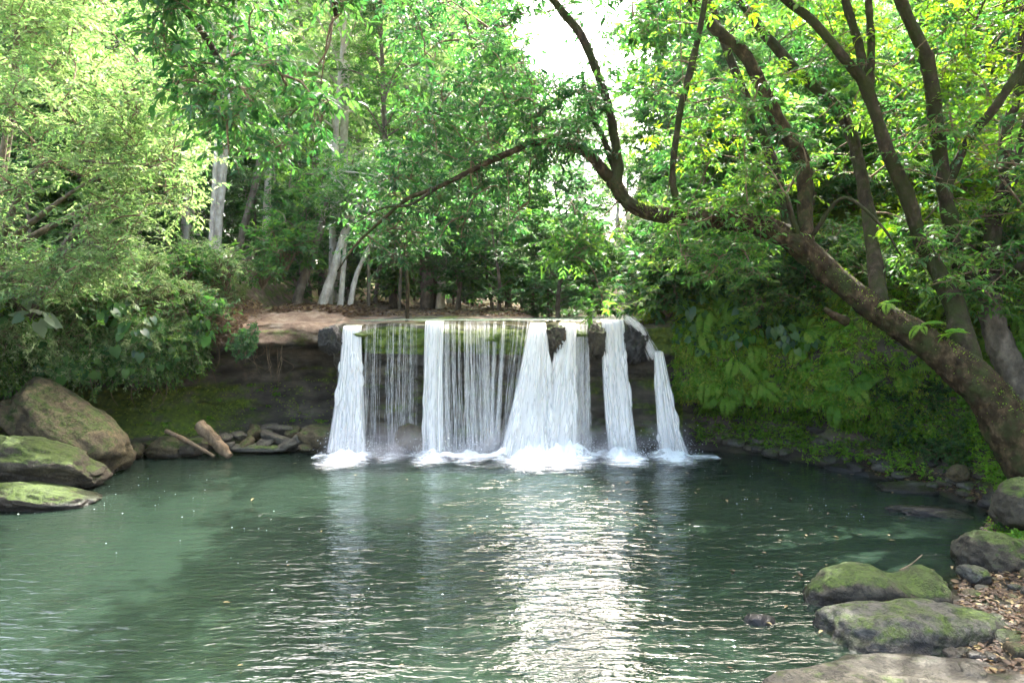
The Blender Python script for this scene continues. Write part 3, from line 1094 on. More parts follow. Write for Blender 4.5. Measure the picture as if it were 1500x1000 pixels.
def rock(name, label, c, size, seed, mat, rot=(0, 0, 0), group=None, cat='rock', **kw):
    v, f = boulder_mesh(seed, size, rot, **kw)
    o = MB().add(v, f).build(name, M[mat], smooth=True)
    o.location = c
    return tag(o, label, cat, group)


def build_rocks():
    # left shore
    c = at(72, 618, 16.6)
    rock('boulder', 'large brown slanting boulder sloping down to the pool, highest on the left shore', c + np.array([0, .3, -.15]), (1.85, 1.0, .74), 11, 'rock_brown', (0, R(33), R(-8)), cat='boulder', facets=10, blockiness=.9, pn=2.6)
    c = at(48, 672, 15.3)
    rock('boulder', 'broad mossy green boulder lying below the brown slanting boulder', c + np.array([0, 0, -.12]), (1.45, .85, .5), 23, 'rock_moss', (0, R(14), R(6)), cat='boulder', facets=12, blockiness=1.0)
    c = at(40, 722, 14.2)
    rock('boulder', 'low pale boulder with bright moss cap, lowest on the left shore', c + np.array([0, 0, -.08]), (1.4, .7, .28), 35, 'rock_moss', (0, R(7), R(4)), cat='boulder', facets=12, blockiness=1.0)
    c = at(133, 688, 15.6)
    rock('rock', 'small round moss covered rock at the tip of the broad mossy boulder', c, (.3, .3, .14), 36, 'rock_moss', level=4)
    c = at(196, 662, 18.7)
    rock('rock', 'small rounded tan rock beside the foot of the brown slanting boulder', c, (.28, .26, .24), 41, 'rock_brown', level=4)
    c = at(243, 657, 18.9)
    rock('rock', 'wide tan rock with dark holes behind the thin driftwood pole', c, (.58, .4, .32), 42, 'rock_brown', level=4, rough=.12)
    c = at(283, 655, 19.0)
    rock('rock', 'mossy dark rock in the gap between the two driftwood logs', c, (.4, .35, .24), 43, 'rock_moss', level=4)
    c = at(467, 640, 19.7)
    rock('boulder', 'tan flat-topped boulder at the right end of the stone pile, left of the falls', c, (.55, .5, .33), 44, 'rock_brown', (0, R(8), 0), level=4, cat='boulder')
    c = at(602, 640, 19.25)
    rock('boulder', 'lone brown boulder standing in the pool behind the thin trickles', c, (.48, .3, .36), 45, 'rock_brown', (0, R(18), 0), level=4, cat='boulder')
    c = at(345, 662, 18.85)
    rock('rock', 'low wet slab just above water in front of the stone pile', at(378, 655, 19.3) + np.array([0, 0, -.02]), (.95, .35, .12), 46, 'rock_grey', level=4)
    rng = np.random.default_rng(8)
    proto = []
    spots = [(330, 641, 19.6, .2), (352, 638, 19.8, .24), (372, 636, 19.9, .27), (392, 632, 20.1, .22), (410, 630, 20.3, .30), (428, 633, 20.2, .24), (404, 642, 19.7, .36), (436, 645, 19.6, .30),
             (360, 650, 19.3, .2), (388, 650, 19.35, .22), (420, 652, 19.3, .24), (448, 655, 19.2, .15), (318, 648, 19.35, .2), (335, 652, 19.2, .16), (376, 628, 20.3, .2), (300, 645, 19.7, .25),
             (264, 646, 19.7, .2), (222, 650, 19.6, .22), (455, 628, 20.3, .2), (395, 625, 20.5, .2)]
    for i, (px, py, y, s) in enumerate(spots):
        rock('stone', 'loose grey-brown stone in the pile under the dark left overhang', at(px, py, y), (s * rng.uniform(1, 1.5), s, s * rng.uniform(.45, .75)), 100 + i, ('rock_bare', 'rock_bare', 'rock_brown')[i % 3],
             (rng.normal(0, .25), rng.normal(0, .3), rng.uniform(0, 3)), 'stones piled under the left overhang', 'stone', level=3, facets=10, blockiness=1.0)
    # lip of the falls
    for px, py, w, h, sd, mt, lab in ((814, 500, .30, .52, 51, 'rock_moss', 'mossy brown block on the falls lip, between the flaring and the fanning cascade'),
                                      (872, 500, .27, .60, 52, 'rock_moss', 'narrow dark block on the falls lip, left of the straight chute'),
                                      (934, 503, .42, .58, 53, 'rock_wet', 'dark wet block on the falls lip, right of the straight chute'),
                                      (486, 497, .40, .44, 54, 'rock_wet', 'black wet rock on the falls lip, left of the narrow white column')):
        rock('lip_rock', lab, at(px, py, 19.45) + np.array([0, .02, -.02]), (w, .36, h), sd, mt, level=5, facets=16, blockiness=1.0, rough=.16, pn=4)

    # right shore
    def saddle(v):
        x = v[:, 0]
        t = np.where(v[:, 2] > -.1, 1.0, 0.0)
        k = .4 * np.exp(-((x - .22) / .24) ** 2)
        w = v.copy()
        w[:, 2] -= t * k * np.clip(v[:, 2] + .1, 0, 1)
        w[:, 2] += t * .12 * np.exp(-((x - .75) / .25) ** 2) * np.clip(v[:, 2] + .3, 0, 1)
        return w
    c = at(1294, 872, 9.45)
    rock('boulder', 'saddle-shaped mossy boulder with two humps standing in the shallows', c + np.array([0, 0, -.10]), (1.08, .5, .5), 61, 'rock_moss', (0, 0, R(3)), cat='boulder', shape=saddle, facets=5, rough=.05)
    c = at(1330, 945, 8.3)
    rock('boulder', 'wide flat-backed grey boulder in front of the saddle-shaped boulder', c + np.array([0, 0, .06]), (1.2, .55, .42), 62, 'rock_grey', (0, R(-4), R(4)), cat='boulder', facets=6, rough=.06)
    c = at(1330, 1045, 7.0)
    rock('boulder', 'large bare grey-brown rock slab, nearest of the right shore rocks', c + np.array([.14, 0, -.1]), (1.75, .75, .55), 63, 'rock_bare', (0, R(2), R(2)), cat='boulder', facets=6, rough=.04)
    c = at(1452, 815, 10.6)
    rock('boulder', 'tall mossy block at the shore behind the saddle boulder', c + np.array([.05, 0, -.05]), (.52, .55, .42), 64, 'rock_moss', (0, R(-6), R(20)), cat='boulder', facets=9)
    c = at(1502, 740, 11.6)
    rock('boulder', 'dark green mossy boulder at the right edge under the leaning trunk', c, (.5, .5, .48), 65, 'rock_moss', cat='boulder')
    c = at(1496, 958, 8.1)
    rock('boulder', 'bright mossy round boulder cut by the right edge beside the front slab', c, (.42, .4, .3), 66, 'rock_moss', cat='boulder', level=4)
    c = at(1112, 921, 8.75)
    rock('rock', 'small pointed dark stone poking out of the pool', c, (.22, .16, .20), 67, 'rock_wet', (0, R(15), 0), level=4, facets=12, blockiness=1.0)
    c = at(1375, 752, 13.4)
    rock('rock', 'long low wet rock ledge awash near the leaning trunk', c + np.array([0, 0, -.06]), (.95, .38, .17), 68, 'rock_wet', (0, R(3), R(-4)), level=5, facets=10, rough=.14)
    c = at(1350, 716, 15.2)
    rock('rock', 'flat pale wet slab with fallen leaves at the cliff foot', c, (.9, .4, .12), 69, 'rock_grey', (0, 0, R(-12)), level=4)
    c = at(1268, 690, 17.0)
    rock('rock', 'low dark ledge at the waterline under the mossy cliff', c, (1.0, .4, .13), 70, 'rock_wet', (0, 0, R(-35)), level=4)
    c = at(1405, 692, 14.6)
    rock('rock', 'rounded brown stone half buried in greenery below the leaning trunk', c, (.24, .2, .18), 71, 'rock_brown', level=4)
    c = at(1440, 905, 9.2)
    rock('rock', 'dark mossy stone behind the wide flat-backed boulder', c + np.array([.12, 0, .02]), (.33, .3, .2), 72, 'rock_moss', level=4)
    c = at(1470, 862, 9.9)
    rock('rock', 'dark stone beside the tall mossy block on the leafy bank', c + np.array([.1, 0, -.05]), (.3, .3, .18), 73, 'rock_grey', level=4)
    c = at(1421, 836, 9.9)
    rock('rock', 'small grey stone wedged between saddle boulder and leafy bank', c + np.array([.08, 0, -.05]), (.2, .2, .12), 74, 'rock_grey', level=4)
    rng = np.random.default_rng(4)
    for i in range(110):
        u = rng.uniform(19.6, 22.8)
        k = rng.uniform(2.2, 6.4)
        p = terr(np.array([u]), np.array([k]))[0]
        s = rng.uniform(.04, .15) * rng.uniform(.6, 1.1)
        rock('pebble', 'small rounded pebble lying on the leafy bank at the right', p + [0, 0, s * .15], (s * 1.3, s, s * .7), 300 + i, ('rock_brown', 'rock_bare', 'rock_grey')[i % 3], (0, 0, rng.uniform(0, 3)), 'pebbles on the right bank', 'pebble', level=3)
    for i in range(46):
        u = rng.uniform(15.0, 19.6)
        k = rng.uniform(2.0, 5.2)
        p = terr(np.array([u]), np.array([k]))[0]
        s = rng.uniform(.07, .2)
        rock('cobble', 'dark damp cobble at the foot of the mossy cliff', p + [0, 0, s * .1], (s * 1.4, s, s * .65), 400 + i, ('rock_wet', 'rock_grey', 'rock_moss')[i % 3], (0, 0, rng.uniform(0, 3)), 'cobbles along the cliff foot', 'stone', level=3)
    # driftwood
    mb = MB()
    tube(mb, [at(292, 622, 18.9), at(315, 645, 18.7), at(336, 668, 18.5)], [.15, .145, .12], 16, 30, .28, 3, fine=.015)
    tag(mb.build('log', M['log'], smooth=True), 'thick broken tan log stub leaning out of the pool', 'log')
    mb = MB()
    tube(mb, [at(243, 631, 18.8), at(275, 646, 18.6), at(314, 668, 18.4)], [.07, .06, .045], 10, 24, .3, 5)
    tag(mb.build('log', M['twig'], smooth=True), 'thin reddish driftwood pole leaning beside the thick log stub', 'log')
    mb = MB()
    tube(mb, [at(1008 + 310, 835, 9.9), at(1335, 826, 9.95), at(1351, 812, 10)], [.012, .011, .008], 6, 10, .2, 5)
    tag(mb.build('stick', M['log'], smooth=True), 'thin pale stick floating behind the saddle boulder', 'stick')
    mb = MB()
    tube(mb, [at(1452, 905, 8.9), at(1470, 920, 8.75), at(1478, 938, 8.6)], [.018, .016, .01], 6, 12, .3, 5)
    tag(mb.build('stick', M['log'], smooth=True), 'pale bent stick resting on stones beside the wide flat-backed boulder', 'stick')
    # fallen leaves on the bank and afloat
    mb = MB()
    rng = np.random.default_rng(9)
    n = 13000
    u = np.concatenate([rng.uniform(19.8, 22.8, n - 1500), rng.uniform(17, 20, 1500)])
    k = np.concatenate([rng.uniform(2.3, 7.0, n - 1500), rng.uniform(2, 3.6, 1500)])
    P = terr(u, k) + [0, 0, .025]
    D = rdir(rng, n, -.2, .25)
    leaves(mb, P, D, np.array([0, 0, 1.0]) + rng.normal(0, .35, (n, 3)), rng.uniform(.03, .12, n), rng.uniform(.3, .65, n), LANCE, rng.random(n) ** 2.2)
    for px, py, y in ((1292, 962, 7.2), (1250, 985, 7.0), (1300, 968, 7.2), (1335, 921, 8.1), (1275, 920, 8.2), (1330, 935, 8.0), (1345, 920, 8.1)):
        pass
    tag(mb.build('leaf_litter', M['dry_leaf']), 'brown fallen leaves covering the stony bank at the right', 'fallen leaves', kind='stuff')
    mb = MB()
    n = 150
    X, Y = rng.uniform(-6, 8.5, n), rng.uniform(7, 18.5, n)
    ok = (X > rng.uniform(-6, 6, n))
    X, Y = X[ok], Y[ok]
    n = len(X)
    leaves(mb, np.stack([X, Y, np.full(n, .028)], -1), rdir(rng, n, -.05, .05), np.array([0, 0, 1.0]) + rng.normal(0, .1, (n, 3)), rng.uniform(.06, .14, n), .4, LANCE, rng.uniform(.5, 1, n))
    tag(mb.build('floating_leaves', M['dry_leaf']), 'yellow fallen leaves floating on the dark right side of the pool', 'fallen leaves', kind='stuff')
    mb = MB()
    n = 9000
    u = rng.uniform(6.6, 12.2, n)
    k = rng.uniform(13.6, 15.6, n)
    P = terr(u, k) + [0, 0, .03]
    ok = P[:, 2] > 3.9
    P = P[ok]
    n = len(P)
    leaves(mb, P, rdir(rng, n, -.2, .3), np.array([0, 0, 1.0]) + rng.normal(0, .4, (n, 3)), rng.uniform(.08, .2, n), .45, DIAMOND, rng.random(n) ** 1.2)
    tag(mb.build('leaf_litter', M['dry_leaf']), 'dry brown leaves strewn over the forest floor behind the falls lip', 'fallen leaves', kind='stuff')


build_rocks()


# ------------------------------------------------------------------ plants
def in_poly(px, py, poly):
    poly = np.asarray(poly, float)
    r = np.zeros(len(px), bool)
    j = len(poly) - 1
    for i in range(len(poly)):
        xi, yi = poly[i]
        xj, yj = poly[j]
        c = ((yi > py) != (yj > py)) & (px < (xj - xi) * (py - yi) / (yj - yi + 1e-9) + xi)
        r ^= c
        j = i
    return r


def nodes_in(rng, poly, yr, n, holes=(), minz=.3):
    """n points of a crown volume: its outline as seen from the pool, spread over depths yr."""
    p = np.asarray(poly, float)
    out = []
    while len(out) < n:
        x = rng.uniform(p[:, 0].min(), p[:, 0].max(), 400)
        y = rng.uniform(p[:, 1].min(), p[:, 1].max(), 400)
        ok = in_poly(x, y, poly)
        for h in holes:
            ok &= ~in_poly(x, y, h)
        # clumps and gaps
        ok &= fbm(np.stack([x / 90, y / 70, 0 * x], -1), 77, 2) > rng.uniform(-.75, .1, 400)
        for a, b in zip(x[ok], y[ok]):
            out.append(at(a, b, rng.uniform(*yr)))
    return np.array(out[:n])


def grow(rng, sk, nodes, twigs, lv, n_spray=5, length=.7, n_leaf=10, leaf=.2, wid=.34, droop=.4, tpl=LANCE, sag=.14, tint=(0, 1), r0=.035, up=.1, bias=None):
    """Joins every node to the nearest wood with a thin curved branch and sets leafy sprays round it."""
    pts = list(sk)
    d0 = np.min(np.linalg.norm(nodes[:, None] - np.asarray(sk)[None], axis=2), axis=1)
    order = np.argsort(d0)
    arr = np.zeros((len(sk) + len(nodes) * 2, 3))
    arr[:len(sk)] = sk
    cnt = len(sk)
    for i in order:
        p = nodes[i]
        d = np.linalg.norm(arr[:cnt] - p, axis=1)
        j = np.argmin(d)
        q = arr[j]
        ln = d[j]
        mid = (p + q) / 2 + rng.normal(0, .09, 3) * ln
        mid[2] += .10 * ln
        if ln > .05:
            tube(twigs, [q, mid, p], [min(r0, .012 + .014 * ln), .014, .008], 4, 6, cap=False)
        arr[cnt] = p
        arr[cnt + 1] = mid
        cnt += 2
    m = len(nodes)
    D = rdir(rng, m * n_spray, -.55, .9)
    D[:, 2] += up
    if bias is not None:
        D += bias
    A = np.repeat(nodes, n_spray, 0) + rng.normal(0, .12 * length, (m * n_spray, 3))
    B = A + unit(D) * (length * rng.uniform(.6, 1.25, m * n_spray))[:, None]
    sprays(lv, rng, A, B, n_leaf, leaf, wid, droop, tpl, sag, tint, twigs, .007)


def limb_pts(spec):
    return np.array([at(*s[:3]) for s in spec])


def skel(P, step=.25):
    n = max(6, int(np.linalg.norm(np.diff(P, axis=0), axis=1).sum() / step))
    return catmull(P, n)


ground = bpy.data.objects['ground']
bpy.context.view_layer.update()


def gz(x, y):
    ok, loc, _, _ = ground.ray_cast(Vector((x, y, 200)), Vector((0, 0, -1)))
    return loc.z if ok else 4.0


# ---- the big tree leaning over the pool
def leaning_tree():
    rng = np.random.default_rng(101)
    t = empty('leaning_tree', at(1545, 715, 12.85), 0, 1, 'massive mossy tree leaning from the right bank far out over the pool', 'tree')
    inv = -np.array(t.location)
    tr = MB()
    sp = [(1570, 745, 12.7), (1490, 640, 13.1), (1440, 568, 13.4), (1370, 510, 13.9), (1285, 455, 14.5), (1215, 400, 15), (1160, 352, 15.1), (1095, 325, 15.3), (1020, 318, 15.5), (955, 312, 15.7), (918, 295, 15.8), (897, 262, 15.8)]
    P = limb_pts(sp)
    rad = [.6, .45, .34, .28, .25, .235, .22, .2, .18, .165, .15, .13]
    tube(tr, P + inv, rad, 40, 300, .2, 3, fine=.035)
    # flare and root buttresses at the foot
    for a, b, c in (((1490, 610, 13.5), (1545, 670, 13.2), (1610, 760, 12.6)),):
        tube(tr, limb_pts([a, b, c]) + inv, [.2, .3, .16], 24, 60, .3, 8, fine=.03)
    # moss and small leaves growing on the upper side of the trunk
    ms = MB()
    q = skel(P, .05)
    rq = np.interp(np.linspace(0, 1, len(q)), np.linspace(0, 1, len(rad)), rad)
    T = unit(np.gradient(q, axis=0))
    n = 7000
    i = rng.integers(8, len(q) - 30, n)
    d = unit(np.array([0, -.25, .9]) + rng.normal(0, .55, (n, 3)))
    d = unit(d - T[i] * (d * T[i]).sum(1, keepdims=True))
    A = q[i] + d * rq[i][:, None] * rng.uniform(.93, 1.08, n)[:, None]
    ok = fbm(A * 1.6, 91, 3) > rng.uniform(-.5, .5, n)
    A, d, n = A[ok], d[ok], ok.sum()
    leaves(ms, A + inv, d * .6 + rng.normal(0, .6, (n, 3)) - [0, 0, .2], d + rng.normal(0, .4, (n, 3)), rng.uniform(.015, .05, n), .5, DIAMOND, rng.random(n) * .6)
    ms.build('moss', M['moss_leaf'], t)
    # broken stub
    tube(tr, limb_pts([(1240, 470, 14.75), (1222, 462, 14.6), (1208, 452, 14.5)]) + inv, [.1, .08, .05], 8, 10, .3, 4)
    sks = [skel(P)]
    limbs = [
        ([(899, 270, 15.8), (905, 238, 15.8), (893, 165, 15.7), (874, 105, 15.6), (850, 50, 15.5), (812, 2, 15.4), (780, -60, 15.2)], [.15, .12, .10, .095, .09, .085, .07]),
        ([(893, 262, 15.8), (868, 232, 15.7), (835, 214, 15.6), (790, 208, 15.4), (740, 226, 15.2), (690, 250, 15.0), (640, 275, 14.9), (600, 290, 14.8), (560, 322, 14.7), (520, 360, 14.6), (494, 398, 14.5)], [.13, .11, .09, .08, .07, .06, .052, .045, .035, .025, .012]),
        ([(905, 260, 15.8), (885, 205, 15.9), (868, 170, 16), (856, 130, 16), (853, 105, 16)], [.09, .07, .06, .05, .04]),
        ([(640, 275, 14.9), (600, 300, 14.6), (560, 305, 14.4), (515, 330, 14.2)], [.04, .03, .02, .01]),
        ([(1000, 320, 15.5), (985, 262, 15.3), (995, 170, 15.1), (1012, 100, 15.0), (1030, 20, 14.9), (1038, -60, 14.8)], [.09, .075, .07, .075, .065, .05]),
        ([(1180, 372, 15.1), (1178, 300, 15.6), (1176, 240, 16), (1135, 168, 16.2), (1092, 82, 16.3), (1049, 43, 16.4), (1000, -20, 16.5)], [.2, .18, .17, .16, .15, .13, .10]),
        ([(1160, 352, 15.1), (1150, 300, 15.8), (1125, 220, 16.4), (1100, 158, 16.6), (1068, 82, 16.8), (1040, 0, 17)], [.17, .14, .12, .11, .10, .08]),
        ([(1290, 455, 14.5), (1270, 300, 16.0), (1236, 173, 16.8), (1159, 96, 17.0), (1082, 0, 17.2)], [.17, .15, .14, .13, .10]),
        ([(1420, 545, 13.6), (1395, 440, 14.4), (1352, 360, 15), (1332, 298, 15), (1298, 216, 14.9), (1270, 130, 14.8), (1245, 96, 14.7), (1188, 29, 14.6), (1150, 0, 14.5), (1100, -60, 14.4)], [.26, .2, .17, .155, .14, .125, .10, .09, .08, .06]),
        ([(1270, 130, 14.8), (1258, 66, 14.9), (1238, 0, 15), (1230, -50, 15)], [.11, .09, .08, .07]),
        ([(1274, 135, 14.8), (1276, 60, 14.7), (1270, -20, 14.6)], [.09, .08, .07]),
        ([(1190, 345, 15), (1235, 290, 14.6), (1290, 330, 14.4), (1320, 375, 14.3)], [.05, .035, .03, .015]),
        ([(1170, 352, 15), (1158, 310, 14.8), (1150, 285, 14.7)], [.08, .06, .03]),
    ]
    groups = []
    for sp, rd in limbs:
        P = limb_pts(sp)
        mb = MB()
        tube(mb, P + inv, rd, 10, max(14, len(P) * 6), .2, len(sp))
        groups.append(mb)
        sks.append(skel(P))
    tr.build('trunk', M['bark_moss'], t, smooth=True)
    tw = MB()
    SK = np.vstack(sks)
    c1, c2, c3 = MB(), MB(), MB()
    gap = [(752, -80), (752, 60), (790, 95), (840, 100), (905, 120), (930, 85), (960, 55), (975, -80)]
    gap2 = [(893, 95), (925, 110), (915, 250), (893, 235)]
    holes = (gap, gap2)
    right = [(935, -60), (1560, -60), (1560, 390), (1430, 420), (1330, 330), (1230, 300), (1130, 320), (1000, 330), (940, 320), (925, 250), (975, 140), (950, 60)]
    n1 = nodes_in(rng, right, (14.4, 18.6), 330, holes)
    left = [(510, 330), (560, 235), (610, 150), (650, 100), (730, 140), (800, 110), (885, 125), (905, 220), (880, 300), (905, 340), (880, 392), (840, 345), (760, 330), (700, 350), (640, 380), (560, 395)]
    n2 = nodes_in(rng, left, (14.9, 17.8), 250, holes)
    top = [(560, -60), (750, -60), (748, 70), (690, 130), (640, 100), (570, 60)]
    n3 = nodes_in(rng, top, (14, 18), 34, holes)
    hang = [(800, 340), (905, 330), (915, 400), (885, 455), (830, 420)]
    n4 = nodes_in(rng, hang, (14.6, 15.8), 26)
    low = [(1010, 255), (1120, 255), (1150, 330), (1110, 400), (1000, 420), (945, 390), (960, 335)]
    n5 = nodes_in(rng, low, (14.4, 16), 60)
    low2 = [(1330, 330), (1500, 330), (1500, 470), (1430, 440), (1350, 440)]
    n6 = nodes_in(rng, low2, (14, 15.5), 42)
    n7 = np.vstack([nodes_in(rng, [(690, -20), (772, -20), (778, 50), (762, 125), (700, 140)], (14, 17.5), 26), nodes_in(rng, [(795, 112), (888, 128), (888, 235), (800, 225)], (14.5, 17), 24),
                    nodes_in(rng, [(925, -30), (975, -30), (960, 150), (925, 130)], (14, 16.5), 16),
                    nodes_in(rng, [(835, -10), (890, 0), (905, 110), (870, 115)], (15, 16.2), 9), nodes_in(rng, [(760, -40), (830, -40), (800, 30), (765, 40)], (15, 16.5), 7)])
    n2 = np.vstack([n2, n7])
    for nn, cc, lf in ((n1[:120], c1, .19), (n1[120:230], c2, .19), (n2, c2, .185), (n3, c2, .19), (n4, c1, .2), (n5, c1, .17), (n6, c1, .17)):
        grow(rng, SK + inv, nn + inv, tw, cc, 5, .62, 11, lf, .33, .5, LANCE, .16)
    grow(rng, SK + inv, n1[230:] + inv, tw, c3, 5, .62, 11, .17, .34, .4, LANCE, .14)
    for i, mb in enumerate(groups):
        mb.build('limb', M['bark_dark' if i != 1 and i != 5 else 'bark_moss'], t, smooth=True)
    tw.build('twigs', M['twig'], t)
    c1.build('crown', M['leaf_mid'], t)
    c2.build('crown', M['leaf_dark'], t)
    c3.build('crown', M['leaf_gold'], t)


leaning_tree()


def upright_tree():
    rng = np.random.default_rng(102)
    t = empty('forked_tree', at(1488, 600, 15.0), 0, 1, 'upright tree with several forking stems rising behind the leaning trunk', 'tree')
    inv = -np.array(t.location)
    mb = MB()
    P = limb_pts([(1515, 620, 15.0), (1488, 555, 15.1), (1462, 500, 15.3), (1450, 440, 15.5), (1445, 420, 15.6)])
    tube(mb, P + inv, [.40, .31, .25, .22, .2], 28, 100, .2, 6, fine=.02)
    sks = [skel(P)]
    mb.build('trunk', M['bark_grey'], t, smooth=True)
    for sp, rd in [
        ([(1448, 435, 15.5), (1457, 326, 15.8), (1486, 240, 16), (1502, 200, 16), (1540, 60, 16)], [.2, .19, .18, .16, .12]),
        ([(1470, 290, 15.9), (1475, 190, 16.2), (1495, 120, 16.3), (1500, 0, 16.4)], [.13, .12, .11, .09]),
        ([(1440, 430, 15.6), (1410, 400, 15.4), (1394, 336, 15.4), (1380, 250, 15.3), (1361, 106, 15.2), (1351, 72, 15.2), (1318, 0, 15.1), (1295, -60, 15)], [.18, .17, .16, .15, .16, .14, .12, .10]),
        ([(1385, 278, 15.3), (1418, 206, 15.2), (1457, 158, 15.0), (1500, 96, 14.9), (1540, 60, 14.8)], [.11, .095, .09, .1, .09]),
        ([(1452, 432, 15.5), (1475, 405, 15.2), (1495, 390, 14.9), (1530, 350, 14.6)], [.14, .11, .1, .08])]:
        P = limb_pts(sp)
        b = MB()
        tube(b, P + inv, rd, 10, len(P) * 7, .22, len(sp) + 20)
        b.build('limb', M['bark_dark'], t, smooth=True)
        sks.append(skel(P))
    tw, c = MB(), MB()
    nn = nodes_in(rng, [(1180, -60), (1560, -60), (1560, 300), (1480, 300), (1400, 200), (1300, 130), (1200, 60)], (15, 18.5), 110)
    n2 = nodes_in(rng, [(900, -420), (1700, -420), (1700, -40), (900, -40)], (12, 18), 115)  # unseen crown above the view, added to shade the right bank
    k = 0
    n3 = []  # more unseen foliage, added overhead to keep sky light off the near rocks
    while k < 130:
        q = rng.uniform([2.5, 2.0, 7.5], [9.5, 10, 14])
        if q[2] > 4 + .46 * q[1] + .9 and fbm(q * .4, 7, 2) > -.25:
            n3.append(q)
            k += 1
    k = 0
    while k < 170:
        q = rng.uniform([4.0, 9.0, 9], [10.8, 15, 13.5])  # unseen foliage placed in the sun's path to shade the front slab
        if q[2] > 4 + .46 * q[1] + .4:
            n3.append(q)
            k += 1
    nn = np.vstack([nn, n2, np.array(n3)])
    grow(rng, np.vstack(sks) + inv, nn + inv, tw, c, 5, .62, 11, .18, .34, .4)
    tw.build('twigs', M['twig'], t)
    c.build('crown', M['leaf_gold'], t)


upright_tree()


def overhang_tree():
    rng = np.random.default_rng(103)
    base = np.array([-12.6, 9.0, 5.0])
    base[2] = gz(-12.6, 9.0) - .2
    t = empty('overhanging_tree', base, 0, 1, 'dark-leaved tree whose drooping boughs hang into the top of the view on the left', 'tree')
    mb = MB()
    P = np.array([[0, 0, 0], [.3, .2, 2.5], [1.0, .4, 5], [2.4, .6, 6.6]]) + base
    tube(mb, P - base, [.4, .34, .28, .2], 14, 40, .15, 2)
    mb.build('trunk', M['bark_grey'], t, smooth=True)
    sks = []
    for sp in ([(-10.2, 9.6, base[2] + 6.6), (-8, 9.7, 10.2), (-5.5, 9.8, 10.6), (-3.4, 9.9, 10.1), (-2.6, 9.9, 9.0), (-2.5, 9.9, 8.2)],
               [(-9.5, 9.6, 9.3), (-7, 10.4, 9.5), (-5.2, 10.6, 8.8), (-4.3, 10.6, 7.6)],
               [(-7.5, 9.7, 10.2), (-6.2, 9.2, 9.2), (-5.0, 9.2, 8.4)]):
        P = np.array(sp)
        b = MB()
        tube(b, P - base, [.17, .12, .09, .06, .035], 8, 40, .2, 4)
        b.build('limb', M['bark_dark'], t, smooth=True)
        sks.append(skel(P))
    tw, c = MB(), MB()
    poly = [(165, -60), (505, -60), (500, 60), (488, 130), (462, 215), (440, 262), (400, 235), (350, 225), (318, 235), (255, 130), (205, 60)]
    nn = np.vstack([nodes_in(rng, poly, (8.6, 11.2), 120), nodes_in(rng, [(-150, -420), (720, -420), (720, -70), (-150, -70)], (8.5, 14), 170)])  # second group: unseen boughs added overhead to block sky glare on the pool
    grow(rng, np.vstack(sks) - base, nn - base, tw, c, 5, .45, 9, .17, .34, .75, LANCE, .25)
    tw.build('twigs', M['twig'], t)
    c.build('crown', M['leaf_dark'], t)


overhang_tree()


def pale_trees():
    rng = np.random.default_rng(104)
    for lab, bx, by, poly, yr, n, stems, leaf, name in (
        ('tall pale feathery tree with arching twigs on the left mound', -14.2, 18.6, [(-60, -60), (140, -60), (245, 60), (285, 140), (292, 240), (275, 320), (215, 305), (170, 350), (90, 330), (-60, 340)], (15.2, 19.5), 430, 5, .165, 'feathery_tree'),
        ('low pale twiggy shrub leaning over the left mound under the feathery tree', -12.5, 17.6, [(-60, 300), (120, 310), (215, 330), (170, 385), (120, 430), (-60, 430)], (14.6, 18.0), 150, 4, .14, 'twiggy_shrub')):
        base = np.array([bx, by, gz(bx, by) - .1])
        t = empty(name, base, 0, 1, lab, 'tree' if 'tree' in name else 'shrub')
        nn = nodes_in(rng, poly, yr, n)
        sks = []
        mb = MB()
        cent = nn.mean(0)
        for s in range(stems):
            q = nn[rng.integers(0, n)]
            mid = base * .45 + q * .55 + np.array([0, 0, .9]) + rng.normal(0, .3, 3)
            P = np.array([base + rng.normal(0, .15, 3) * [1, 1, 0], base * .75 + mid * .25 + [0, 0, .5], mid, q])
            tube(mb, P - base, [.13, .1, .06, .02], 7, 30, .2, s)
            sks.append(skel(P))
        mb.build('trunk' if 'tree' in name else 'stem', M['bark_grey'], t, smooth=True)
        tw, c = MB(), MB()
        grow(rng, np.vstack(sks) - base, nn - base, tw, c, 6, .75, 12, leaf, .32, .3, LANCE, .2, r0=.03, up=.1, bias=np.array([.35, -.2, 0]))
        tw.build('twigs', M['twig'], t)
        c.build('crown' if 'tree' in name else 'foliage', M['leaf_pale'], t)


pale_trees()


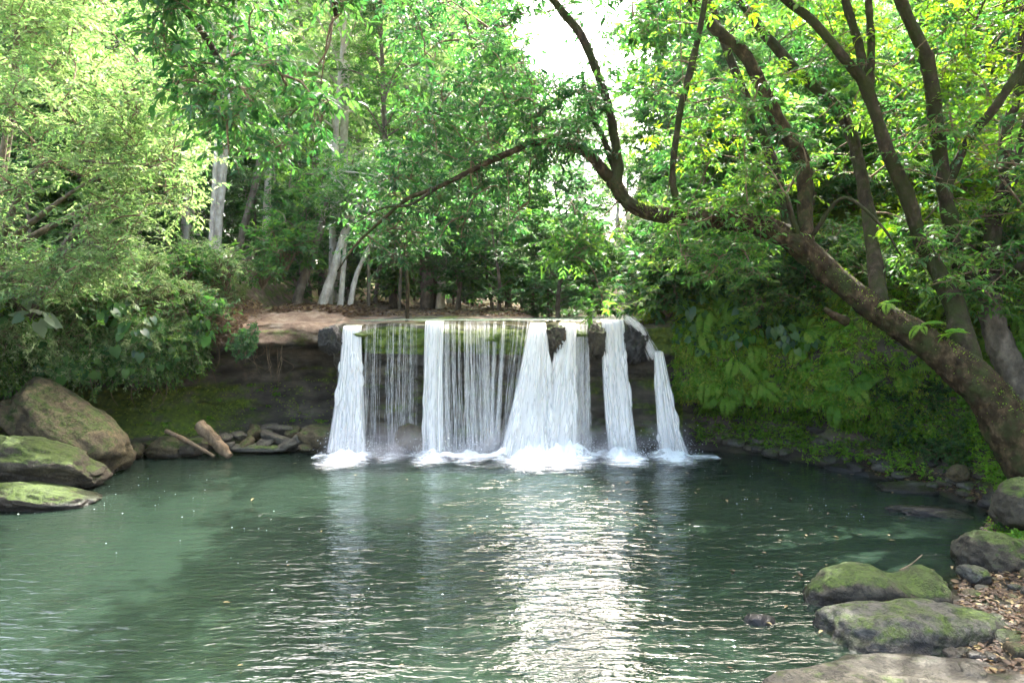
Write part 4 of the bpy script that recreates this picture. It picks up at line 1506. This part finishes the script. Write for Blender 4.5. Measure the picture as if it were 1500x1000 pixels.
# ---- forest trees
def proto_tree(name, seed, H, c0, rad, nl, leaf, lm, bm, r, lean=.06, per=6, ns=3, nlf=12, droop=.35, shape=1.0, wid=.38):
    rng = np.random.default_rng(seed)
    t = empty(name)
    mb, c = MB(), MB()
    tw = mb
    bend = rng.normal(0, lean, 2)
    P = np.array([[bend[0] * H * s ** 2 + .12 * math.sin(s * 7 + seed), bend[1] * H * s ** 2 + .1 * math.cos(s * 6), H * s] for s in np.linspace(0, .97, 8)])
    tube(mb, P, np.linspace(r, r * .15, 8), 9, 40, .15, seed)
    sk = catmull(P, 100)
    for k in range(nl):
        s = c0 + (1 - c0) * (k + rng.random()) / nl
        o = sk[min(99, int(s * 99))]
        u = (s - c0) / (1 - c0)
        ln = rad * (np.sin(np.pi * np.clip(u * .8 + .18, 0, 1)) ** .7) * rng.uniform(.65, 1.15)
        a = rng.uniform(0, 6.283)
        el = rng.uniform(.05, .6) + .5 * u
        d = np.array([math.cos(a) * math.cos(el), math.sin(a) * math.cos(el), math.sin(el)])
        E = o + d * ln
        mid = (o + E) / 2 + [0, 0, .12 * ln]
        tube(mb, [o, mid, E], [r * .3 * (1 - .6 * s), r * .18, .012], 5, 8, cap=False)
        b = catmull([o, mid, E], per * 2)[per // 2:]
        idx = np.linspace(1, len(b) - 1, per).astype(int)
        nd = b[idx]
        D = rdir(rng, per * ns, -.5, .8) + np.repeat(d[None], per * ns, 0) * .5
        A = np.repeat(nd, ns, 0)
        B = A + unit(D) * (.28 * rad * rng.uniform(.6, 1.3, per * ns))[:, None]
        sprays(c, rng, A, B, nlf, leaf, wid, droop, DIAMOND, .15, (0, 1), tw if leaf < .3 else None, .012)
    kids = [mb.build('trunk', M[bm], t, smooth=True), c.build('crown', M[lm], t)]
    return t, kids, H


PROTO = [
    proto_tree('tall_forest_tree', 201, 20, .38, 3.6, 34, .30, 'leaf_far', 'bark_pale', .28),
    proto_tree('tall_forest_tree', 202, 19, .28, 3.2, 38, .27, 'leaf_mid', 'bark_grey', .25),
    proto_tree('forest_tree', 203, 13, .22, 2.8, 34, .25, 'leaf_far', 'bark_grey', .18),
    proto_tree('forest_tree', 204, 12, .30, 3.0, 30, .28, 'leaf_pale', 'bark_pale', .17),
    proto_tree('understory_tree', 205, 7, .08, 2.2, 26, .27, 'leaf_far', 'bark_grey', .10, per=5),
    proto_tree('understory_tree', 206, 6, .10, 2.0, 24, .30, 'leaf_mid', 'bark_grey', .09, per=5, wid=.45),
    proto_tree('understory_tree', 207, 6.5, .06, 2.4, 26, .24, 'leaf_dark', 'bark_grey', .09, per=5, wid=.42),
]
_used = set()


def plant(i, x, y, h, label, group, rng, wide=1.0):
    t, kids, H = PROTO[i]
    s = h / H
    loc = (x, y, gz(x, y) - .15)
    rz = rng.uniform(0, 6.283)
    sc = (s * wide, s * wide, s)
    if i not in _used:
        _used.add(i)
        t.location, t.rotation_euler, t.scale = loc, (0, 0, rz), sc
        return tag(t, label, 'tree', group)
    return dup(t, kids, loc, rz, sc, label, group)


def forest():
    rng = np.random.default_rng(301)

    def top(px):
        return np.interp(px, [-200, 120, 200, 560, 640, 700, 745, 800, 880, 930, 975, 1040, 1700], [-60, -60, -60, -60, -60, -40, 15, 110, 120, 150, 20, -40, -60])
    for Y, step, kinds in ((31, 105, (2, 3, 1)), (37, 84, (0, 1, 3)), (45, 78, (0, 1, 2)), (56, 70, (0, 1, 1)), (72, 60, (0, 1, 3)), (95, 52, (0, 1, 1))):
        px = -140 + rng.uniform(0, 40)
        while px < 1640:
            p = px + rng.normal(0, 14)
            px += step * rng.uniform(.75, 1.25)
            if p > 1000 and Y < 34:
                continue
            y = Y + rng.uniform(-2.5, 2.5)
            a = at(p, top(p) + rng.uniform(-40, 50), y)
            z0 = gz(a[0], y)
            if 760 < p < 960 and Y < 60:
                continue
            h = np.clip(a[2] - z0 + .5, 4, 30)
            i = kinds[rng.integers(0, 3)]
            if h < 9:
                i = 4 + rng.integers(0, 3)
            if p < 700:
                lab, gr = 'slender leafy tree in the dense forest left of and behind the falls', 'forest trees behind the falls'
            elif p < 980:
                lab, gr = 'hazy distant tree in the gap of the river behind the falls', 'trees along the river behind the falls'
            else:
                lab, gr = 'sunlit yellow-green tree on the hillside behind the leaning tree', 'trees on the right hillside'
            plant(i, a[0], y, h, lab, gr, rng, 1.0 + .25 * (h < 9))
    for k in range(26):
        p = rng.uniform(-260, 170)
        y = rng.uniform(22.5, 30)
        plant(4 + rng.integers(0, 3), (p - 750) / 1000 * y, y, rng.uniform(4, 7.5), 'bushy tree in the shade behind the left mound', 'bushy trees behind the left mound', rng, 1.1)
    # understory
    for Y, step in ((26.5, 66), (29, 60), (33, 55), (39, 60), (48, 55), (58, 50), (70, 46), (86, 42)):
        px = 90 + rng.uniform(0, 30)
        while px < 900:
            p = px + rng.normal(0, 10)
            px += step * rng.uniform(.7, 1.3)
            if Y < 28 and 330 < p < 640:
                continue
            if 225 < p < 400 and Y < 31:
                continue
            if p > 880 and Y < 56:
                continue
            y = Y + rng.uniform(-1, 1)
            x = (p - 750) / 1000 * y
            plant(4 + rng.integers(0, 3), x, y, rng.uniform(3.2, 6.5) * (1 + .012 * max(0, Y - 33)), 'bushy understory tree at the edge of the shaded forest behind the falls', 'understory trees behind the falls', rng, 1.15)
    # hillside on the right, behind the leaning tree
    for k in range(46):
        p = rng.uniform(960, 1580)
        y = rng.uniform(19.5, 30)
        x = (p - 750) / 1000 * y
        z = gz(x, y)
        if z < 4.6:
            continue
        plant(4 + rng.integers(0, 3), x, y, rng.uniform(2.2, 5.0), 'leafy bush on the steep hillside above the mossy cliff', 'bushes on the right hillside', rng, 1.2)


forest()


# ---- trunks one can tell apart at the forest edge
def edge_tree(label, pts, Y, rad, bm, crown, seed, lm='leaf_far', leaf=.22, n=26):
    rng = np.random.default_rng(seed)
    P = np.array([at(px, py, Y + k * .15) for k, (px, py) in enumerate(pts)])
    b = P[0].copy()
    b[2] = min(gz(P[0][0], P[0][1]) - .1, P[0][2])
    P[0] = b
    t = empty('forest_edge_tree', b, 0, 1, label, 'tree')
    mb, c, tw = MB(), MB(), MB()
    tube(mb, P - b, rad, 10, 36, .14, seed)
    if crown:
        nn = nodes_in(rng, crown, (Y - 1.2, Y + 2.2), n)
        grow(rng, skel(P)[len(skel(P)) // 2:] - b, nn - b, mb, c, 5, .9, 10, leaf, .38, .35, DIAMOND, .15, r0=.05)
    mb.build('trunk', M[bm], t, smooth=True)
    if crown:
        c.build('crown', M[lm], t)


def box(x0, y0, x1, y1):
    return [(x0, y0), (x1, y0), (x1, y1), (x0, y1)]


edge_tree('tall white-barked tree on the left behind the mound, trunk bright in the sun', [(311, 410), (318, 330), (326, 230), (336, 120), (344, 0), (348, -60)], 27, [.27, .22, .19, .17, .15, .13], 'bark_pale', box(250, -60, 430, 110), 1, n=40)
edge_tree('thin grey stem right beside the tall white-barked tree', [(306, 400), (311, 320), (315, 245), (318, 180)], 26.6, [.10, .09, .08, .05], 'bark_pale', box(280, 150, 350, 230), 2, n=8)
edge_tree('dark grey tree tilting right, just right of the tall white trunk', [(340, 415), (353, 350), (372, 275), (384, 210)], 28, [.17, .14, .12, .08], 'bark_grey', box(330, 150, 440, 290), 3)
edge_tree('very tall straight pale tree rising out of the clump of leaning stems', [(503, 450), (503, 330), (504, 200), (507, 100), (505, 0), (504, -60)], 33, [.27, .23, .2, .18, .15, .12], 'bark_pale', box(430, -60, 600, 90), 4, n=40)
edge_tree('tilted pale trunk, leftmost of the clump of stems above the bare ledge', [(432, 455), (441, 420), (455, 380), (470, 335), (480, 290)], 25, [.2, .17, .15, .13, .08], 'bark_grey', box(395, 210, 520, 350), 5, 'leaf_mid')
edge_tree('thick pale trunk curving right amid the stems above the bare ledge', [(468, 462), (480, 425), (492, 385), (506, 340), (524, 300)], 25, [.24, .18, .16, .14, .09], 'bark_pale', box(460, 230, 580, 340), 6, 'leaf_mid')
edge_tree('straight grey stem just behind the thick curving pale trunk', [(481, 455), (486, 400), (487, 345), (489, 280)], 26.2, [.15, .13, .12, .08], 'bark_pale', box(450, 230, 540, 330), 7)
edge_tree('slim upright white stem right of the thick curving pale trunk', [(497, 462), (502, 410), (505, 360), (508, 300)], 25.2, [.12, .10, .09, .06], 'bark_pale', box(480, 250, 560, 350), 8)
edge_tree('slim white stem bending right, rightmost of the clump above the bare ledge', [(511, 460), (520, 410), (537, 370), (556, 340), (575, 320)], 25.2, [.11, .09, .085, .07, .04], 'bark_pale', box(530, 280, 630, 370), 9)
edge_tree('thin straight brown stem standing behind the sparse trickles', [(540, 466), (540, 410), (539, 350), (540, 290)], 25.5, [.065, .06, .055, .04], 'bark_grey', box(500, 250, 590, 330), 10, n=12)
edge_tree('thin green-barked sapling standing closest to the falls lip', [(596, 468), (597, 420), (594, 370), (595, 310)], 22.6, [.07, .06, .055, .035], 'bark_moss', box(560, 270, 650, 350), 11, 'leaf_mid', n=14)
edge_tree('stout grey trunk behind the wide curtain of the falls', [(625, 466), (627, 410), (630, 340), (634, 270), (636, 200)], 29, [.3, .26, .24, .2, .14], 'bark_grey', box(580, 120, 720, 300), 12, n=36)
edge_tree('grey trunk close behind the stout grey trunk over the falls', [(640, 466), (641, 410), (645, 340), (650, 280)], 30, [.16, .14, .13, .09], 'bark_grey', box(600, 200, 720, 320), 13)
edge_tree('thin dark stem between the green-barked sapling and the brown stem', [(585, 466), (586, 420), (589, 350), (590, 300)], 27, [.08, .07, .06, .04], 'bark_grey', box(560, 230, 640, 320), 14, n=12)
edge_tree('pale thin trunk in the dark forest above the left mound', [(182, 400), (182, 340), (183, 290), (184, 230)], 28, [.16, .13, .12, .09], 'bark_pale', box(150, 150, 240, 270), 15)
edge_tree('slanting thin pale stem right of the pale trunk above the left mound', [(199, 400), (204, 350), (209, 300), (214, 240)], 28.5, [.09, .08, .07, .05], 'bark_pale', box(180, 180, 260, 280), 16, n=14)


# ---- shrubs, broad-leaved plants, ferns
def proto_shrub(name, seed, h, n, leaf, lm, wid=.4, tpl=DIAMOND, nlf=11):
    rng = np.random.default_rng(seed)
    t = empty(name)
    st, c = MB(), MB()
    A, B = [], []
    for k in range(n):
        a = rng.uniform(0, 6.283)
        r = h * rng.uniform(.1, .75)
        e = np.array([math.cos(a) * r, math.sin(a) * r, h * rng.uniform(.25, 1.0) * (1 - .3 * (r / h) ** 2)])
        m = e * .5 + [0, 0, .2 * h]
        tube(st, [np.array([0, 0, -.1]), m, e], [.018 * h, .012 * h, .005], 4, 6, cap=False)
        for q in (m, (m + e) / 2, e, e):
            A.append(q)
            B.append(q + unit(rng.normal(0, 1, 3) + [0, 0, .3] + e / h * .6) * .38 * h * rng.uniform(.6, 1.2))
    sprays(c, rng, np.array(A), np.array(B), nlf, leaf, wid, .3, tpl, .15, (0, 1), st, .006)
    return t, [st.build('stem', M['twig'], t), c.build('foliage', M[lm], t)]


def proto_broad(name, seed, n, leaf, hgt, lm='leaf_broad', droop=.9):
    """A rosette of big heart-shaped leaves on long stalks."""
    rng = np.random.default_rng(seed)
    t = empty(name)
    st, c = MB(), MB()
    for k in range(n):
        a = k * 2.4 + rng.normal(0, .3)
        r = hgt * rng.uniform(.3, .9)
        e = np.array([math.cos(a) * r, math.sin(a) * r, hgt * rng.uniform(.5, 1.1)])
        tube(st, [np.zeros(3), e * .5 + [0, 0, .22 * hgt], e], [.012, .009, .006], 5, 8, cap=False)
        D = np.array([[math.cos(a), math.sin(a), -droop * rng.uniform(.4, 1.3)]])
        N = np.array([[math.cos(a) * .6, math.sin(a) * .6, 1.0]]) + rng.normal(0, .2, (1, 3))
        leaves(c, e[None], D, N, leaf * rng.uniform(.6, 1.15), .85, HEART, rng.random(1))
    return t, [st.build('stalk', M['fern'], t), c.build('foliage', M[lm], t)]


def proto_fern(name, seed, n, ln, lm='fern'):
    rng = np.random.default_rng(seed)
    t = empty(name)
    c = MB()
    for k in range(n):
        a = k * 2.4 + rng.normal(0, .3)
        el = rng.uniform(.3, 1.0)
        l2 = ln * rng.uniform(.65, 1.15)
        s = np.linspace(0, 1, 22)
        rr = l2 * s * math.cos(el)
        z = l2 * (s * math.sin(el) - .75 * s ** 2.2)
        P = np.stack([np.cos(a) * rr, np.sin(a) * rr, z], -1)
        T = unit(np.gradient(P, axis=0))
        side = unit(np.cross(T, [0, 0, 1.0]))
        N = np.cross(side, T)
        pl = l2 * .26 * np.sin(np.pi * np.clip(s * .92 + .06, 0, 1)) ** .8
        q = slice(2, 22)
        tv = rng.random()
        for sg in (1, -1):
            leaves(c, P[q], side[q] * sg + T[q] * .35 - np.array([0, 0, .15]), N[q], pl[q], .26, DIAMOND, np.full(20, tv) * .7 + rng.random(20) * .3)
        tube(c, P[::5], [.006, .004, .002], 3, 10, cap=False, tint=.2)
    return t, [c.build('fronds', M[lm], t)]


SHRUB = [proto_shrub('shrub', 401, 1.0, 26, .12, 'leaf_pale'), proto_shrub('shrub', 402, 1.1, 24, .14, 'leaf_mid', .45), proto_shrub('shrub', 403, 1.0, 22, .17, 'leaf_dark', .42, LANCE)]
BROAD = [proto_broad('broad_leaf_plant', 411, 11, .34, .5), proto_broad('broad_leaf_plant', 412, 9, .42, .55), proto_broad('broad_leaf_plant', 413, 14, .24, .42, 'leaf_dark')]
GREY = proto_broad('elephant_ear_plant', 414, 6, .6, .6, 'leaf_grey')
FERN = [proto_fern('fern', 421, 9, .6), proto_fern('fern', 422, 7, .75), proto_fern('fern', 423, 11, .45)]
_pu = set()


def put(lst, i, loc, rot, sc, label, group, cat):
    t, kids = lst[i]
    if id(t) not in _pu:
        _pu.add(id(t))
        t.location, t.rotation_euler, t.scale = loc, rot, (sc,) * 3
        return tag(t, label, cat, group)
    return dup(t, kids, loc, rot, sc, label, group)


def face_frame(u, k):
    """Position on the terrain, outward normal and the rotation that turns +Z towards that normal."""
    p = terr(np.array([u]), np.array([k]))[0]
    a = terr(np.array([u + .02]), np.array([k]), False)[0] - terr(np.array([u - .02]), np.array([k]), False)[0]
    b = terr(np.array([u]), np.array([k + .1]), False)[0] - terr(np.array([u]), np.array([k - .1]), False)[0]
    n = np.cross(a, b)
    n = n / (np.linalg.norm(n) + 1e-9)
    c = np.array([0, 10, 3.0]) - p
    if n @ c < 0 and abs(n[2]) < .8:
        n = -n
    if n[2] < -.3:
        n[2] = -.3
    if abs(n[2]) > .8 and n[2] < 0:
        n = -n
    return p, n


def rot_to(n, up, rng):
    v = Vector(n * (1 - up) + np.array([0, 0, up]))
    q = v.to_track_quat('Z', 'Y')
    return (q.to_matrix() @ Matrix.Rotation(rng.uniform(0, 6.283), 3, 'Z')).to_euler()


def dress():
    rng = np.random.default_rng(500)
    # left mound
    for k in range(34):
        u, kk = rng.uniform(3.2, 5.7), rng.uniform(11.2, 14.3)
        p, n = face_frame(u, kk)
        put(SHRUB, (0, 0, 1)[rng.integers(0, 3)], p, rot_to(n, .6, rng), rng.uniform(.7, 1.25), 'low pale-leaved shrub growing on the top of the left mound', 'shrubs on the left mound', 'shrub')
    for k in range(40):
        u, kk = rng.uniform(3.2, 5.5), rng.uniform(9.6, 11.2)
        p, n = face_frame(u, kk)
        put(SHRUB, rng.integers(0, 2), p, rot_to(n, .25, rng), rng.uniform(.45, .9), 'shrub hanging over the edge of the dark left overhang', 'shrubs on the overhang edge', 'shrub')
    for k in range(64):
        u, kk = rng.uniform(3.4, 5.7), rng.uniform(9.5, 13)
        p, n = face_frame(u, kk)
        put(BROAD, rng.integers(0, 2), p + n * .28, rot_to(n, .45, rng), rng.uniform(.5, .95), 'heart-leaved plant among the creepers of the left overhang', 'heart-leaved plants on the left overhang', 'plant')
    for px, py, y, s in ((36, 475, 16.4, .75), (18, 440, 16.8, .6)):
        put([GREY], 0, at(px, py, y) + np.array([0, .2, 0]), (R(50), 0, rng.uniform(0, 1)), s, 'elephant-ear plant with %s grey-green leaves at the far left of the overhang' % ('huge' if s > .7 else 'smaller'), None, 'plant')
    # ledge plants
    put(SHRUB, 2, at(362, 505, 19.6), (R(70), 0, R(20)), .62, 'sprig of leaves drooping from the bare ledge over the dark recess', None, 'shrub')
    o = put(SHRUB, 1, at(415, 400, 24.5), (0, 0, 0), 1.9, 'bright green bush on the soil bank left of the clump of pale stems', None, 'shrub')
    put(SHRUB, 1, at(385, 420, 23.5), (0, 0, 1), 1.2, 'small green bush at the left edge of the bare soil bank', None, 'shrub')
    put(SHRUB, 0, at(330, 420, 22.5), (0, 0, 1), 1.3, 'pale bush where the mound meets the bare ledge', None, 'shrub')
    # right cliff
    for k in range(190):
        u, kk = rng.uniform(14.0, 19.9), rng.uniform(7.2, 13.5)
        p, n = face_frame(u, kk)
        put(FERN, rng.integers(0, 3), p, rot_to(n, .35, rng), rng.uniform(.6, 1.5), 'green fern growing on the mossy right cliff', 'ferns on the right cliff', 'fern')
    for k in range(46):
        u, kk = rng.uniform(13.6, 16.6), rng.uniform(9.4, 13.2)
        p, n = face_frame(u, kk)
        put(BROAD, (0, 2, 2, 1)[rng.integers(0, 4)], p + n * .1, rot_to(n, .4, rng), rng.uniform(.55, 1.0), 'glossy heart-leaved plant at the top of the cliff beside the falls', 'heart-leaved plants on the right cliff', 'plant')
    for k in range(60):
        u, kk = rng.uniform(13.9, 19.8), rng.uniform(10.6, 14.5)
        p, n = face_frame(u, kk)
        put(SHRUB, (2, 1, 1)[rng.integers(0, 3)], p, rot_to(n, .45, rng), rng.uniform(.7, 1.4), 'dark leafy shrub on the upper edge of the right cliff', 'shrubs on the right cliff', 'shrub')
    for k in range(46):
        u, kk = rng.uniform(13.15, 14.6), rng.uniform(11.5, 15.2)
        p, n = face_frame(u, kk)
        if p[2] > 3.9:
            put(SHRUB, (2, 1)[rng.integers(0, 2)], p, rot_to(n, .6, rng), rng.uniform(.9, 1.7), 'leafy shrub on the point where the right cliff meets the falls lip', 'shrubs at the right end of the falls', 'shrub')
    for k in range(44):
        u, kk = rng.uniform(17.2, 20.6), rng.uniform(3.4, 7.5)
        p, n = face_frame(u, kk)
        put(SHRUB, (1, 2)[rng.integers(0, 2)], p, rot_to(n, .75, rng), rng.uniform(.3, .6), 'low green herb at the foot of the right cliff under the leaning trunk', 'herbs at the right cliff foot', 'plant')
    for k in range(16):
        u, kk = rng.uniform(4.8, 8.0), rng.uniform(3.2, 6.4)
        p, n = face_frame(u, kk)
        put(FERN, 2, p, rot_to(n, .7, rng), rng.uniform(.3, .55), 'tiny fern on the mossy wall under the left overhang', 'small ferns under the left overhang', 'fern')
    # epiphytes on the leaning trunk
    for px, py, y, s in ((1352, 478, 13.8, .6), (1392, 490, 13.6, .65), (1300, 445, 14.2, .5), (1300, 335, 14.9, .6)):
        put(FERN, 1, at(px, py, y), (R(25), 0, rng.uniform(0, 6)), s, 'fern perched on the leaning trunk', 'ferns perched on the leaning trunk', 'fern')
    # covers nobody could count
    def cover(name, label, n, ur, kr, leaf, mat, hang, lift, nl=7, length=.28, tpl=DIAMOND, wid=.5, cat='creepers', dens=None):
        mb, tw = MB(), MB()
        u, k = rng.uniform(*ur, n), rng.uniform(*kr, n)
        A = terr(u, k)
        a = terr(u + .02, k, False) - terr(u - .02, k, False)
        b = terr(u, k + .1, False) - terr(u, k - .1, False)
        nn = unit(np.cross(a, b))
        c = np.array([0, 10, 3.0]) - A
        flip = ((nn * c).sum(1) < 0) & (np.abs(nn[:, 2]) < .8) | ((np.abs(nn[:, 2]) >= .8) & (nn[:, 2] < 0))
        nn[flip] *= -1
        if dens is not None:
            f = fbm(A * dens, 61, 3)
            ok = f > rng.uniform(-.6, .25, n)
            A, nn = A[ok], nn[ok]
            n = len(A)
        D = nn * .7 + rng.normal(0, .5, (n, 3)) + np.array([0, 0, -hang])
        A = A + nn * rng.uniform(-.02, lift, n)[:, None]
        B = A + unit(D) * (length * rng.uniform(.5, 1.3, n))[:, None]
        sprays(mb, rng, A, B, nl, leaf, wid, hang * .8, tpl, .2, (0, 1), tw, .004)
        tag(mb.build(name, M[mat]), label, cat, kind='stuff')
        tag(tw.build('creeper_stems', M['twig']), 'tangle of thin brown stems under the ' + cat, 'creepers', kind='stuff')

    cover('creepers', 'pale green creepers blanketing the left mound and its overhang', 5200, (3.0, 5.75), (9.5, 14.2), .11, 'leaf_pale', .35, .25)
    cover('creepers', 'fresh green creepers trailing over the rim of the left overhang', 1500, (3.2, 5.65), (8.9, 10.8), .12, 'leaf_mid', .7, .2, length=.4)
    cover('dry_creepers', 'brown withered stems and leaves on the slope of the left mound', 900, (4.8, 6.5), (10.5, 14), .10, 'dry_leaf', .2, .2)
    cover('moss', 'yellow-green moss and small creeping leaves over the right cliff face', 17000, (13.5, 20.0), (6.2, 13.5), .075, 'moss_leaf', .55, .06, length=.17, dens=1.2, cat='moss')
    cover('creepers', 'small fresh green leaves creeping over the right cliff', 6500, (13.5, 20.2), (5.4, 14.5), .11, 'fern', .5, .12, length=.22, dens=.8)
    cover('creepers', 'low green ground plants along the foot of the right cliff', 8500, (14.2, 20.6), (2.9, 7.2), .085, 'fern', .1, .12, length=.2, dens=1.0)
    cover('moss', 'moss tufts on the wall under the left overhang', 1600, (4.5, 8.4), (3.0, 6.3), .04, 'moss_leaf', .3, .02, length=.08, dens=1.1, cat='moss')
    cover('creepers', 'small fern-like leaves covering the cliff under the leaning trunk', 6000, (16.6, 20.0), (5.0, 13.0), .09, 'fern', .4, .1, length=.22, cat='creepers')
    cover('undergrowth', 'low green undergrowth on the hillside behind the right cliff', 6500, (13.1, 19.8), (13.0, 15.6), .2, 'leaf_gold', .1, .3, length=.55, dens=.35, cat='undergrowth')
    # hanging roots and vines of the left overhang
    for i in range(30):
        u = rng.uniform(3.6, 7.6)
        p = terr(np.array([u]), np.array([rng.uniform(8.7, 9.6)]))[0]
        ln = rng.uniform(.4, 1.25)
        mb = MB()
        tube(mb, [p + [0, 0, .15], p + [rng.normal(0, .08), -.03, -.35 * ln], p + [rng.normal(0, .12), rng.normal(0, .05), -.7 * ln], p + [rng.normal(0, .2), rng.normal(0, .08), -ln]], [.014, .011, .009, .004], 4, 14, .2, i)
        tag(mb.build('hanging_root', M['twig'], smooth=True), 'thin brown root dangling from the left overhang', 'root', 'roots dangling from the left overhang')
    for lab, sp, r in (('looping bare liana hanging from the top edge in front of the tall pale tree', [(487, -40, 13), (486, 40, 13), (478, 75, 13), (460, 100, 13), (430, 120, 13)], .022),
                       ('long straight vine dropping from the left branch of the leaning tree', [(742, 226, 15.2), (745, 280, 15.2), (744, 340, 15.2)], .010),
                       ('thin vine hanging from the right crown in front of the hillside', [(998, -40, 14.6), (996, 40, 14.6), (1000, 110, 14.6), (1003, 150, 14.6)], .012)):
        mb = MB()
        tube(mb, limb_pts(sp), [r, r, r * .6], 6, 30, .2, 3)
        tag(mb.build('liana', M['twig'], smooth=True), lab, 'vine')


dress()


# ------------------------------------------------------------------ air
def haze():
    mb = MB()
    x0, x1, y0, y1, z0, z1 = -470, 470, -460, 470, -4.5, 95
    V = [(x, y, z) for z in (z0, z1) for y in (y0, y1) for x in (x0, x1)]
    Q = [(0, 2, 3, 1), (4, 5, 7, 6), (0, 1, 5, 4), (2, 6, 7, 3), (0, 4, 6, 2), (1, 3, 7, 5)]
    mb.add(V, None, Q)
    m, N, L, out = new_mat('haze')
    v = N('VolumePrincipled')
    v.inputs['Color'].default_value = (.92, .97, .95, 1)
    v.inputs['Density'].default_value = HAZE
    v.inputs['Anisotropy'].default_value = .3
    L(v.outputs[0], out.inputs['Volume'])
    tag(mb.build('haze', m), 'thin pale haze over the forest and pool', 'haze', kind='stuff')


HAZE = .00012
haze()


def mist():
    mb = MB()
    x0, x1, y0, y1, z0, z1 = -5.9, 5.7, 17.2, 19.35, .05, 1.5
    V = [(x, y, z) for z in (z0, z1) for y in (y0, y1) for x in (x0, x1)]
    mb.add(V, None, [(0, 2, 3, 1), (4, 5, 7, 6), (0, 1, 5, 4), (2, 6, 7, 3), (0, 4, 6, 2), (1, 3, 7, 5)])
    m, N, L, out = new_mat('mist')
    tc = N('TexCoord')
    n = N('TexNoise', Scale=1.1, Detail=4.0, Roughness=.6)
    L(tc.outputs['Object'], n.inputs['Vector'])
    sx = N('SeparateXYZ')
    L(tc.outputs['Object'], sx.inputs[0])
    mz = N('MapRange', interpolation_type='SMOOTHSTEP')
    L(sx.outputs['Z'], mz.inputs[0])
    mz.inputs[1].default_value, mz.inputs[2].default_value = 0.0, 1.1
    mz.inputs[3].default_value, mz.inputs[4].default_value = 1.0, 0.0
    my = N('MapRange', interpolation_type='SMOOTHSTEP')
    L(sx.outputs['Y'], my.inputs[0])
    my.inputs[1].default_value, my.inputs[2].default_value = 17.3, 18.9
    r = ramp(N, [(.42, g(0)), (.72, g(1))])
    L(n.outputs['Fac'], r.inputs[0])
    a = N('Math', operation='MULTIPLY')
    L(mz.outputs[0], a.inputs[0])
    L(my.outputs[0], a.inputs[1])
    b = N('Math', operation='MULTIPLY')
    L(a.outputs[0], b.inputs[0])
    L(r.outputs[0], b.inputs[1])
    c = N('Math', operation='MULTIPLY')
    L(b.outputs[0], c.inputs[0])
    c.inputs[1].default_value = .9
    ax = N('Math', operation='ABSOLUTE')
    L(sx.outputs['X'], ax.inputs[0])
    mxx = N('MapRange', interpolation_type='SMOOTHSTEP')
    L(ax.outputs[0], mxx.inputs[0])
    mxx.inputs[1].default_value, mxx.inputs[2].default_value = 4.2, 5.4
    mxx.inputs[3].default_value, mxx.inputs[4].default_value = 1.5, 0.0
    L(mxx.outputs[0], c.inputs[1])
    v = N('VolumePrincipled')
    v.inputs['Color'].default_value = (.97, .98, .98, 1)
    L(c.outputs[0], v.inputs['Density'])
    L(v.outputs[0], out.inputs['Volume'])
    tag(mb.build('mist', m), 'soft white mist hanging where the falls hit the pool', 'mist', kind='stuff')


mist()
